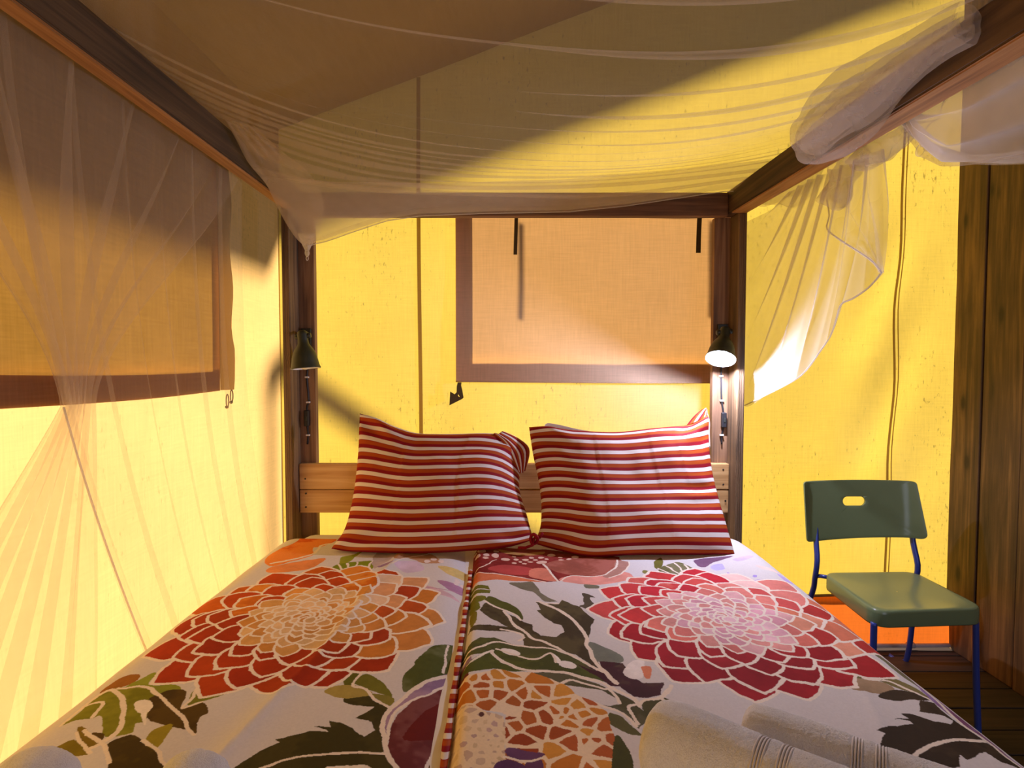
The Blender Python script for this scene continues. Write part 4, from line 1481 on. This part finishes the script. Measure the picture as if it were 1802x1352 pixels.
TW = TOPZ + 0.005
towel(atz(1152, 1300, TW + 0.064), atz(1152, 1300, TW + 0.064) + Vector((0.34, -0.26, 0)), 0.064, 'large rolled white towel at the foot, nearest the seam between the duvets', 2.0)
towel(atz(1318, 1288, TW + 0.045), atz(1318, 1288, TW + 0.045) + Vector((0.34, -0.24, 0)), 0.047, 'smaller rolled white towel lying right beside the large one', 5.0)
towel(atz(70, 1372, TW + 0.055), atz(70, 1372, TW + 0.055) + Vector((-0.02, -0.33, 0)) + Vector((0.10, 0, 0)), 0.058, 'rolled white towel in the lower left corner, on the green leaves', 8.0)
towel(atz(345, 1368, TW + 0.055), atz(345, 1368, TW + 0.055) + Vector((0.06, -0.33, 0)), 0.050, 'rolled white towel at the bottom edge, beside the big dark leaf', 11.0)


# ------------------------------------------------------------------ lamps
def lamp(rim_c, axis, board_p, on, label, cord_px, px_switch, mats):
    """axis points out of the shade opening"""
    axis = Vector(axis).normalized()
    root = empty('reading_lamp', board_p, label, 'lamp', 'clip-on reading lamps')
    prof = [(0.0555, 0.0), (0.0555, 0.004), (0.0525, 0.010), (0.0495, 0.025), (0.0465, 0.042), (0.0415, 0.060), (0.034, 0.076), (0.0255, 0.088), (0.0205, 0.098), (0.0190, 0.112), (0.0195, 0.132), (0.018, 0.142), (0.010, 0.148), (0.0005, 0.149)]
    bm = bmesh.new()
    bm_lathe(bm, prof, rim_c, -axis, 36)
    bmesh.ops.recalc_face_normals(bm, faces=bm.faces[:])
    link('shade', bm, mats, root, smooth=True)
    bm = bmesh.new()
    bm_lathe(bm, [(max(0.0005, r - 0.002), h + 0.001) for r, h in prof[:9]], rim_c, -axis, 36)
    link('shade_lining', bm, M['inner'], root, smooth=True)
    bm = bmesh.new()
    bc = rim_c - axis * 0.020
    bmesh.ops.create_uvsphere(bm, u_segments=20, v_segments=12, radius=0.024, matrix=Matrix.Translation(bc))
    link('bulb', bm, M['bulb_on'] if on else M['bulb_off'], root, smooth=True)
    # swivel arm from the neck back to a plate on the post
    nk = rim_c - axis * 0.122
    pb = Vector((board_p.x, board_p.y - 0.008, nk.z + 0.012))
    box('mount_plate', (pb.x - 0.020, board_p.y - 0.012, pb.z - 0.045), (pb.x + 0.020, board_p.y - 0.001, pb.z + 0.028), M['black'], root, bev=0.002)
    tube('arm', [nk + Vector((0.012, 0.008, 0.006)), nk.lerp(pb, 0.5) + Vector((0.012, 0, 0.012)), pb + Vector((0.008, 0, 0))], 0.006, M['black'], root, 8)
    bm = bmesh.new()
    bm_lathe(bm, [(0.0005, -0.03), (0.009, -0.03), (0.010, -0.024), (0.010, 0.024), (0.009, 0.03), (0.0005, 0.03)], nk + Vector((0, 0.004, 0.004)), (1, 0, 0.1), 16)
    link('swivel_knob', bm, M['black'], root, smooth=True)
    yb = board_p.y - 0.005
    pts = [at(px, py, yb) for px, py in cord_px]
    dense = [poly_at(pts, t) for t in np.linspace(0, 1, 30)]
    tube('cord', dense, 0.0036, M['cord'], root, 8)
    for py in px_switch['clips']:
        px = interp([q[1] for q in cord_px], [q[0] for q in cord_px], py)
        c = at(px, py, yb - 0.001)
        box('cord_clip', (c.x - 0.0075, c.y - 0.005, c.z - 0.0032), (c.x + 0.0075, c.y + 0.005, c.z + 0.0032), M['clip'], root, bev=0.001)
    s0, s1 = px_switch['sw']
    px = interp([q[1] for q in cord_px], [q[0] for q in cord_px], (s0 + s1) / 2)
    ca, cb = at(px, s0, yb), at(px, s1, yb)
    sw = box('inline_switch', (ca.x - 0.0095, yb - 0.014, cb.z), (ca.x + 0.0095, yb + 0.004, ca.z), M['cord'], root, bev=0.003)
    zc = (ca.z + cb.z) / 2
    box('switch_rocker', (ca.x - 0.004, yb - 0.0165, zc - 0.009), (ca.x + 0.004, yb - 0.012, zc + 0.009), M['black'], sw, bev=0.001)
    if on:
        ld = bpy.data.lights.new('lamp_light', 'POINT')
        ld.energy = LAMP_POWER
        ld.color = (0.70, 0.72, 1.0)
        ld.shadow_soft_size = 0.012
        lo_ = bpy.data.objects.new('lamp_light', ld)
        COL.objects.link(lo_)
        lo_.parent = root
        lo_.location = rim_c + axis * 0.010 - Vector(root.location)
    return root


lb = at(540, 600, 2.19)
lamp(at(538, 649, 2.075), (0.10, -0.04, -1.0), lb, False, 'dark green reading lamp, switched off, on the left bed post', [(541, 650), (540, 668), (543, 705), (540, 718), (541, 750), (542, 766), (541, 782)],
     {'clips': (664, 708, 766), 'sw': (722, 750)}, M['lamp_green'])
rb = at(1270, 600, 2.19)
lamp(at(1268, 632, 2.045), (-0.30, -0.47, -0.83), rb, True, 'black reading lamp, switched on and shining white, on the right bed post', [(1270, 640), (1269, 662), (1270, 704), (1273, 726), (1273, 752), (1270, 766), (1270, 782)],
     {'clips': (662, 705, 766), 'sw': (726, 752)}, M['black'])

# ------------------------------------------------------------------ chair
chair = empty('plastic_chair', (1.45, 2.0, 0), 'green plastic chair with blue metal legs in the corner by the plank wall', 'chair')


def rounded(pts, rad, n=6):
    out = []
    L = len(pts)
    for i in range(L):
        p = Vector(pts[i]); a = Vector(pts[i - 1]); b = Vector(pts[(i + 1) % L])
        r = rad[i] if isinstance(rad, (list, tuple)) else rad
        da = (a - p).normalized(); db = (b - p).normalized()
        p0 = p + da * r; p1 = p + db * r
        for k_ in range(n + 1):
            t = k_ / n
            out.append(p0 * (1 - t) ** 2 + p * 2 * t * (1 - t) + p1 * t * t)
    return out


# seat: thick rim, dished top
fl_, fr_ = atz(1541, 1078, 0.452), atz(1738, 1072, 0.452)
bl_, br_ = atz(1447, 1008, 0.452), atz(1604, 1006, 0.452)
seat_o = rounded([(fl_.x, fl_.y), (fr_.x, fr_.y), (br_.x + 0.01, br_.y), (bl_.x, bl_.y)], [0.06, 0.06, 0.05, 0.05], 8)
cxs = sum(p.x for p in seat_o) / len(seat_o); cys = sum(p.y for p in seat_o) / len(seat_o)
cen = Vector((cxs, cys))
bm = bmesh.new()
rows = []
for sc_, z in ((0.985, 0.400), (0.995, 0.396), (1.0, 0.400), (1.0, 0.440), (0.994, 0.449), (0.975, 0.453), (0.94, 0.4535), (0.85, 0.451), (0.65, 0.447), (0.4, 0.4445), (0.15, 0.444), (0.01, 0.444)):
    rows.append([Vector(((cen + (p - cen) * sc_).x, (cen + (p - cen) * sc_).y, z - 0.012 * sm(cys, cys - 0.18, p.y) * 0)) for p in seat_o])
bm_grid(bm, rows, closed=True)
bmesh.ops.recalc_face_normals(bm, faces=bm.faces[:])
link('seat', bm, M['green'], chair, smooth=True)

# backrest: gently curved panel with a grip slot
tl, tr = at(1414, 849, 2.215), at(1612, 848, 2.215)
br2, bl2 = at(1627, 948, 2.195), at(1422, 957, 2.195)
outl = rounded([(bl2.x, bl2.z), (br2.x, br2.z), (tr.x, tr.z), (tl.x, tl.z)], [0.022, 0.028, 0.012, 0.012], 6)
hc = at(1507, 884, 2.23)
hw, hh = 0.047, 0.019
Nn = 96


def on_outline(ang):
    d = Vector((math.cos(ang), math.sin(ang)))
    best = None
    o = Vector((hc.x, hc.z))
    for i in range(len(outl)):
        a, b = outl[i], outl[(i + 1) % len(outl)]
        e = b - a
        den = d.x * e.y - d.y * e.x
        if abs(den) < 1e-9: continue
        t = ((a.x - o.x) * e.y - (a.y - o.y) * e.x) / den
        s_ = ((a.x - o.x) * d.y - (a.y - o.y) * d.x) / den
        if t > 0 and -1e-4 <= s_ <= 1.0001: best = t if best is None else min(best, t)
    return o + d * best


def slot(ang):
    d = Vector((math.cos(ang), math.sin(ang)))
    # stadium outline
    lo_, hi_ = 0, 0.1
    for _ in range(30):
        m_ = (lo_ + hi_) / 2
        q = d * m_
        dx = max(0, abs(q.x) - (hw - hh))
        if math.hypot(dx, q.y) < hh: lo_ = m_
        else: hi_ = m_
    return Vector((hc.x, hc.z)) + d * lo_


angs = sorted(list(np.linspace(0, 2 * math.pi, Nn, endpoint=False)) + [math.atan2(p.y - hc.z, p.x - hc.x) % (2 * math.pi) for p in outl])
angs = [a_ for i, a_ in enumerate(angs) if i == 0 or a_ - angs[i - 1] > 0.002]
xm = (tl.x + tr.x) / 2
zb_, zt_ = bl2.z, tl.z


def bend(q, off):
    k_ = (q.x - xm) / 0.24
    return Vector((q.x, 2.232 + 0.02 * (q.y - zb_) / (zt_ - zb_) - 0.030 * k_ * k_ - 0.018 * max(0, abs(k_) - 0.86) / 0.14 + off, q.y))


rows = []
Mm = 10
for m_ in range(Mm + 1):
    rows.append([bend(slot(a_).lerp(on_outline(a_), m_ / Mm), 0.0) for a_ in angs])
for m_ in range(Mm, -1, -1):
    rows.append([bend(slot(a_).lerp(on_outline(a_), m_ / Mm), 0.010) for a_ in angs])
rows.append(rows[0])
bm = bmesh.new()
bm_grid(bm, rows, closed=True)
bmesh.ops.remove_doubles(bm, verts=bm.verts, dist=0.0002)
bmesh.ops.recalc_face_normals(bm, faces=bm.faces[:])
o = link('backrest', bm, M['green'], chair, smooth=True)
md = o.modifiers.new('bev', 'BEVEL'); md.width = 0.002; md.segments = 2; md.limit_method = 'ANGLE'; md.angle_limit = 0.8


def leg(pts, name='leg'):
    P = [Vector(p) for p in pts]
    tube(name, [poly_at(P, t) for t in np.linspace(0, 1, 26)], 0.0105, M['blue'], chair, 12)


leg([(fl_.x + 0.012, fl_.y + 0.025, 0.405), (fl_.x + 0.010, fl_.y + 0.022, 0.2), (fl_.x + 0.006, fl_.y + 0.015, 0.0)])
leg([(fr_.x - 0.022, fr_.y + 0.022, 0.405), (fr_.x - 0.016, fr_.y + 0.018, 0.2), (fr_.x - 0.008, fr_.y + 0.012, 0.0)])
u0, u1, u2 = at(1437, 900, 2.24), at(1438, 985, 2.20), at(1427, 1050, 2.25)
leg([u0, at(1436, 950, 2.225), u1, at(1434, 1018, 2.215), u2, (1.235, 2.37, 0.0)])
v0, v1 = at(1603, 900, 2.24), at(1615, 995, 2.20)
leg([v0, at(1606, 950, 2.225), v1, at(1612, 1020, 2.215), at(1606, 1090, 2.25), at(1593, 1165, 2.32), (1.68, 2.36, 0.0)])
tube('seat_bracket', [at(1434, 1014, 2.215), at(1444, 1014, 2.20), at(1456, 1016, 2.17)], 0.008, M['blue'], chair, 10)
tube('seat_bracket', [at(1612, 1014, 2.215), at(1606, 1016, 2.20), at(1596, 1018, 2.17)], 0.008, M['blue'], chair, 10)
tube('seat_bracket', [(1.30, 2.15, 0.408), (1.30, 1.98, 0.405), (1.30, 1.87, 0.408)], 0.008, M['blue'], chair, 8)
tube('seat_bracket', [(1.61, 2.15, 0.408), (1.61, 1.98, 0.405), (1.61, 1.87, 0.408)], 0.008, M['blue'], chair, 8)

# ------------------------------------------------------------------ mosquito net
net = empty('mosquito_net', (0, 1.2, 1.95), 'white mosquito net slung over the canopy rails above the bed', 'mosquito net')


def rail_top(sgn, yv):
    f = (yv + 0.12) / 2.31
    return 2.025 + (1.990 - 2.025) * f if sgn < 0 else 1.908 + (1.972 - 1.908) * f


HEM = [(540, 436), (552, 430), (575, 425), (620, 409), (680, 389), (740, 380), (850, 376), (1000, 373), (1100, 363), (1180, 351), (1240, 342), (1277, 337)]
HEM3 = [at(px, py, 2.075) for px, py in HEM]
LEFT = [(400, 214, 1.58), (420, 250, 1.65), (440, 288, 1.72), (468, 322, 1.82), (492, 352, 1.90), (514, 378, 1.97), (530, 402, 2.03), (540, 436, 2.075)]
LEFT3 = [at(*q) for q in LEFT]
CZY = [0.1, 0.6, 0.8, 1.0, 1.2, 1.4, 1.6, 1.75, 1.88, 1.98, 2.075]
CZZ = [1.66, 1.70, 1.725, 1.765, 1.80, 1.835, 1.868, 1.888, 1.900, 1.895, 1.862]


def left_edge(yv):
    if yv <= 1.56: return Vector((-0.846, yv, rail_top(-1, yv) + 0.006))
    ys = [p.y for p in LEFT3]
    return Vector((interp(ys, [p.x for p in LEFT3], yv), yv, interp(ys, [p.z for p in LEFT3], yv)))


def canopy_pt(u, yv):
    """u in 0..1 across the bed"""
    a = left_edge(yv)
    b = Vector((0.855, yv, rail_top(1, yv) + 0.006))
    X = a.x + (b.x - a.x) * u
    zl = a.z + (b.z - a.z) * u
    zc = interp(CZY, CZZ, yv)
    lin0 = (a.z + b.z) / 2
    s = lin0 - zc
    e = abs(2 * u - 1)
    z = zl - s * (1 - e ** 2.3)
    if yv > 1.80:
        hx = [p.x for p in HEM3]; hz = [p.z for p in HEM3]
        zh = interp(hx, hz, X)
        f = sm(1.80, 2.07, yv)
        z = z * (1 - f) + zh * f
    return Vector((X, yv, z))


FOLDS = [  # depth at the left rail, middle, right rail; fold width at the same three places
    (0.50, 0.58, 0.66, 0.00, 0.010, 0.030), (0.62, 0.72, 0.82, 0.00, 0.006, 0.060), (0.80, 0.90, 1.00, 0.00, 0.000, 0.034), (0.90, 1.02, 1.14, 0.00, 0.000, 0.060), (1.00, 1.14, 1.27, 0.00, 0.001, 0.030),
    (1.08, 1.26, 1.37, 0.00, 0.002, 0.022), (1.16, 1.36, 1.46, 0.020, 0.004, 0.000), (1.24, 1.46, 1.53, 0.040, 0.007, 0.000), (1.31, 1.53, 1.59, 0.016, 0.003, 0.000), (1.37, 1.58, 1.63, 0.050, 0.014, 0.000),
    (1.45, 1.65, 1.68, 0.022, 0.006, 0.004), (1.50, 1.70, 1.73, 0.055, 0.026, 0.010), (1.58, 1.78, 1.80, 0.022, 0.010, 0.010), (1.62, 1.83, 1.86, 0.055, 0.034, 0.030), (1.72, 1.90, 1.94, 0.040, 0.024, 0.030)]


def tri(a, b, c, u):
    # quadratic through the three values
    return a * (1 - u) * (1 - 2 * u) + 4 * b * u * (1 - u) + c * u * (2 * u - 1)


NU = 120
us = [i / NU for i in range(NU + 1)]
fold_rows = []
for f in FOLDS:
    fold_rows.append([(tri(f[0], f[1], f[2], u) + 0.006 * math.sin(9 * u + f[0] * 30), max(0.0, interp([0, 0.5, 1], f[3:6], u))) for u in us])
rows = []
bounds = [[0.15] * (NU + 1)] + [[q[0] for q in fr_] for fr_ in fold_rows] + [[2.075] * (NU + 1)]
for k_ in range(len(bounds) - 1):
    A_ = bounds[k_]; B_ = bounds[k_ + 1]
    steps = 6
    for sidx in range(steps):
        t = sidx / steps
        rows.append([canopy_pt(us[i], A_[i] + (B_[i] - A_[i]) * t) + Vector((0, 0, 0.003 * math.sin(t * math.pi) * (1 if k_ % 2 else -1))) for i in range(NU + 1)])
    if k_ < len(fold_rows):
        fr_ = fold_rows[k_]
        for (ov, dz) in ((0.0, 0.0), (0.5, 0.002), (0.95, 0.003), (1.0, 0.0), (0.95, -0.003), (0.5, -0.003), (0.0, -0.005), (-0.04, -0.003)):
            rows.append([canopy_pt(us[i], min(2.07, fr_[i][0] + ov * fr_[i][1])) + Vector((0, 0, dz * min(1, fr_[i][1] * 60))) for i in range(NU + 1)])
rows.append([canopy_pt(u, 2.075) for u in us])
bm = bmesh.new()
bm_grid(bm, rows)
link('canopy_sheet', bm, M['net'], net, smooth=True)
# back hem: a cord in a folded band
hem_pts = [canopy_pt(u, 2.075) for u in np.linspace(0, 1, 70)]
tube('hem_cord', hem_pts, 0.0016, M['hem'], net, 6)
bm = bmesh.new()
bm_grid(bm, [[p + Vector((0, -0.003, 0)) for p in hem_pts], [p + Vector((0, -0.003, 0.022 + 0.006 * math.sin(i * 0.3))) for i, p in enumerate(hem_pts)]])
link('hem_band', bm, M['net'], net, smooth=True)
def head_fall(s, t):
    u = 0.0 + s
    yv = 1.80 + 0.272 * t
    return canopy_pt(u, yv) + Vector((0, -0.012 - 0.004 * math.sin(s * 30), 0.004))


rows = [[head_fall(i / 110, j / 24) for i in range(111)] for j in range(25)]
bm = bmesh.new()
bm_grid(bm, rows)
link('head_fall', bm, M['net_back'], net, smooth=True)
CIN = [at(*q) for q in ((452, 226, 1.58), (500, 270, 1.66), (540, 300, 1.75), (562, 330, 1.85), (572, 362, 1.95), (568, 395, 2.03), (556, 428, 2.07))]
rows = []
for j in range(31):
    t = j / 30
    a_, b_ = poly_at(LEFT3, t), poly_at(CIN, t)
    rows.append([a_.lerp(b_, i / 24) + Vector((0, -0.012 - 0.006 * math.sin(i * 1.1 + t * 3) * (1 - t * 0.5), 0)) for i in range(25)])
bm = bmesh.new()
bm_grid(bm, rows)
link('corner_fall', bm, M['net_back'], net, smooth=True)
# gathered corner at the head with its hanging loop
lc = LEFT3[-1]
bm = bmesh.new()
rows = []
for t in np.linspace(0, 1, 14):
    c = lc + Vector((-0.001 + 0.003 * t, -0.004, 0.050 - 0.062 * t))
    rx = 0.022 * (1 - t) ** 1.2 + 0.0075 + 0.003 * math.sin(t * 3.1)
    rows.append([c + Vector((math.cos(a_) * rx * (1 + 0.25 * math.sin(a_ * 5 + 1)), math.sin(a_) * rx * 0.5, 0)) for a_ in np.linspace(0, 6.283, 24, endpoint=False)])
for t in np.linspace(0, 1, 8):
    c = lc + Vector((0.002, -0.004, -0.012 - 0.022 * t))
    rx = 0.0075 + 0.003 * math.sin(t * 3.14) - 0.003 * t
    rows.append([c + Vector((math.cos(a_) * rx, math.sin(a_) * rx * 0.6, 0)) for a_ in np.linspace(0, 6.283, 24, endpoint=False)])
bm_grid(bm, rows, closed=True)
link('corner_gather', bm, M['hem'], net, smooth=True)
c0 = lc + Vector((0.002, -0.004, -0.041))
tube('corner_loop', [c0 + Vector((0.004 * math.sin(a_), 0, 0.008 * math.cos(a_))) for a_ in np.linspace(0, 6.283, 20, endpoint=False)], 0.0013, M['clip'], net, 6, True)


def ripple_sheet(name, mat, A, B, ns, ntt, pleats, amp_n, amp_t, mid=None, seed=0, parent=None):
    """sheet between top curve A(s) and bottom curve B(s), with pleats that overlap; mid(s, t) bends the path"""
    rows = []
    for j in range(ntt + 1):
        t = j / ntt
        r = []
        for i in range(ns + 1):
            s = i / ns
            ph = 0.0
            dn = dt = 0.0
            for (n_, a_, p_) in pleats:
                w_ = 2 * math.pi * n_ * s + p_ + 0.8 * math.sin(t * 2.2 + n_)
                dn += a_ * math.cos(w_)
                dt += a_ * math.sin(w_)
            fs = s + dt * amp_t(s, t)
            fs = max(-0.02, min(1.02, fs))
            p = mid(fs, t) if mid else A(fs).lerp(B(fs), t)
            p = p + Vector((dn * amp_n(s, t), 0, 0))
            r.append(p)
        rows.append(r)
    bm = bmesh.new()
    bm_grid(bm, rows)
    return link(name, bm, mat, parent or net, smooth=True)


# left side: one layer gathered to a waist, one layer hanging behind the bed edge
def waist(s, t):
    zt = 1.935; zk = 1.205; zb = 0.30
    ya0, ya1 = 0.55, 1.80
    yk0, yk1 = 1.185, 1.265
    yb0, yb1 = 0.35, 1.20
    if t < 0.5:
        q = t / 0.5
        f = 1 - (1 - q) ** 1.35
        f = sm(0, 1, q) * 0.45 + f * 0.55
        y0 = ya0 + (yk0 - ya0) * f; y1 = ya1 + (yk1 - ya1) * f
        z = zt + (zk - zt) * q - 0.05 * math.sin(q * math.pi) * (s - 0.5)
    else:
        q = (t - 0.5) / 0.5
        f = q ** 1.05
        y0 = yk0 + (yb0 - yk0) * f; y1 = yk1 + (yb1 - yk1) * f ** 1.2
        z = zk + (zb - zk) * q
    x = -0.905 - 0.085 * math.sin(min(1, t * 2) * math.pi / 2) + 0.03 * max(0, t - 0.5)
    return Vector((x, y0 + (y1 - y0) * s, z))


ripple_sheet('side_drape', M['net_left'], None, None, 150, 70, ((7, 1.0, 0.3), (13, 0.5, 1.7)), lambda s, t: 0.010, lambda s, t: 0.016 + 0.030 * sm(0.0, 0.4, t), waist)


def hang_b(s, t):
    y_ = 0.95 + 0.88 * s
    yb = 1.36 + 0.70 * s
    f = t ** 1.15
    return Vector((-0.915 - 0.05 * math.sin(t * 2.6), y_ + (yb - y_) * f, 1.935 - 1.40 * t))


ripple_sheet('side_drape', M['net_thin'], None, None, 150, 50, ((6, 1.0, 0.9), (11, 0.5, 0.2)), lambda s, t: 0.009, lambda s, t: 0.022 + 0.012 * t, hang_b)
tube('hem_cord', [hang_b(0.0, t) + Vector((0.012, 0, 0)) for t in np.linspace(0.52, 1, 20)], 0.0024, M['hem'], net, 6)

# right side: fan of net hanging beside the head post
HEMR = [(1310, 714), (1345, 697), (1400, 668), (1424, 645), (1442, 620), (1462, 590), (1472, 560), (1480, 536), (1502, 525), (1530, 505), (1551, 480)]
HEMR3 = [atx(px, py, 0.955) for px, py in HEMR]


FANB3 = [atx(px, py, 0.955) for px, py in ((1308, 392), (1308, 470), (1308, 560), (1308, 650))] + HEMR3
FANA3 = [atx(px, py, 0.93) for px, py in ((1392, 338), (1425, 318), (1450, 306), (1470, 296), (1492, 288), (1520, 276), (1546, 262))]


def fan(s, t):
    s = max(0, min(1, s))
    p = poly_at(FANA3, s).lerp(poly_at(FANB3, s), t)
    p.x += 0.012 * math.sin(t * 3.1)
    return p


ripple_sheet('side_drape', M['net_right'], None, None, 170, 60, ((8, 1.0, 0.2), (15, 0.6, 1.1)), lambda s, t: 0.010 * (1 - 0.6 * t), lambda s, t: 0.016 * (1 - 0.6 * t), fan)
tube('hem_cord', [poly_at(HEMR3, t) for t in np.linspace(0, 1, 60)], 0.0024, M['hem'], net, 6)
FLAPE = [(1455, 352), (1459, 380), (1455, 402), (1475, 420), (1520, 449), (1540, 465), (1551, 480)]
FL3 = [atx(px, py, 0.948) for px, py in FLAPE]
tube('hem_cord', [poly_at(FL3, t) for t in np.linspace(0, 1, 30)], 0.0024, M['hem'], net, 6)
EDGE = [atx(px, py, 0.950) for px, py in ((1545, 262), (1549, 330), (1552, 400), (1551, 480))]
ripple_sheet('side_drape', M['net_thin'], None, None, 60, 30, ((3, 1.0, 0.5), (5, 0.5, 2)), lambda s, t: 0.006, lambda s, t: 0.03,
             lambda s, t: poly_at(FL3, t).lerp(poly_at(EDGE, t), max(0, min(1, s))))


def crumple(name, path, rad, seed, mat, shells=2, amp=0.35, nr=64, nl=60, squash=1.0):
    """loosely rolled net: nested wrinkled shells round a path of points"""
    P = [Vector(p) for p in path]
    bm = bmesh.new()
    for sh in range(shells):
        rows = []
        prev = None
        for j in range(nl + 1):
            t = j / nl
            c = poly_at(P, t)
            d = (poly_at(P, min(1, t + 0.02)) - poly_at(P, max(0, t - 0.02))).normalized()
            x = d.cross(Vector((0, 0, 1))).normalized()
            y = x.cross(d)
            r0 = rad(t) * (1 - 0.28 * sh)
            row = []
            for q in range(nr):
                an = 2 * math.pi * q / nr
                tw = an + 1.5 * t
                k_ = 1 + amp * fbm((math.cos(an) * 0.9, math.sin(an) * 0.9, t * 2.4 + seed + sh), 1, 2) + 0.09 * math.sin(tw * 4 + 3 * fbm((t * 1.6, seed, sh))) + 0.03 * math.sin(tw * 9 + seed + 5 * t)
                row.append(c + (x * math.cos(an) * squash + y * math.sin(an)) * r0 * k_)
            rows.append(row)
        bm_grid(bm, rows, closed=True)
    return link(name, bm, mat, net, smooth=True)


crumple('net_roll', [at(1418, 250, 1.50), at(1440, 236, 1.43), at(1475, 205, 1.33), at(1520, 172, 1.24), at(1570, 128, 1.14), at(1640, 75, 1.03), at(1700, 40, 0.97)],
        lambda t: (0.075 * math.sqrt(max(0.0, 1 - (1 - min(1, t / 0.22)) ** 2)) + 0.001) * (1 - 0.55 * sm(0.3, 1.0, t)), 3.0, M['net_dense'], 3, 0.30)
crumple('net_roll', [atx(1325, 352, 0.93), atx(1365, 330, 0.93), atx(1400, 318, 0.935), atx(1432, 300, 0.935), atx(1448, 282, 0.93)],
        lambda t: 0.008 + 0.050 * math.sin(min(1, t * 1.02) * math.pi) ** 0.7, 7.0, M['net'], 2, 0.45)
crumple('net_roll', [atx(1462, 360, 0.94), atx(1475, 335, 0.945), atx(1485, 305, 0.94), atx(1492, 280, 0.93), atx(1510, 262, 0.92)],
        lambda t: 0.045 - 0.016 * t + 0.006 * math.sin(t * 14), 11.0, M['net_dense'], 2, 0.45)
crumple('net_roll', [atx(1500, 285, 0.94), atx(1540, 268, 0.94), atx(1575, 245, 0.94), atx(1596, 225, 0.93)],
        lambda t: 0.012 + 0.024 * math.sin(t * math.pi) ** 0.6, 15.0, M['net_dense'], 2, 0.5)
# swag slung outside the right rail
SWB = [(1588, 212), (1612, 234), (1640, 252), (1675, 265), (1715, 274), (1760, 278), (1802, 279), (1880, 272), (1980, 240), (2120, 160)]
SWB3 = [at(px, py, 1.30 - 0.004 * i) for i, (px, py) in enumerate(SWB)]
SWT3 = [Vector((0.915, yv, rail_top(1, yv) - 0.085)) for yv in np.linspace(1.24, 0.45, 10)]


def swag(s, t):
    s = max(0, min(1, s))
    a = poly_at(SWT3, s); b = poly_at(SWB3, s)
    p = a.lerp(b, t)
    sag = math.sin(t * math.pi)
    p += Vector((-0.03, 0.02, -0.06)) * sag * min(1, s * 5)
    p += Vector((0, 0.010 * math.sin(t * 22 + s * 5), 0.010 * math.cos(t * 22 + s * 5)))
    return p


def swag_back(s, t):
    p = swag(s, t)
    return p + Vector((0.05, 0.10, 0.02)) * math.sin(min(1, t * 1.0) * math.pi * 0.5) * (1 - t) * 2


ripple_sheet('net_swag', M['net_swag'], None, None, 90, 60, ((3, 0.3, 0.5),), lambda s, t: 0.004, lambda s, t: 0.01, swag)
ripple_sheet('net_swag', M['net_dense'], None, None, 60, 50, ((4, 0.6, 0.5), (7, 0.5, 2.5)), lambda s, t: 0.012, lambda s, t: 0.03, swag_back)
tube('hem_cord', [poly_at(SWB3, t) for t in np.linspace(0, 1, 50)], 0.002, M['hem'], net, 6)
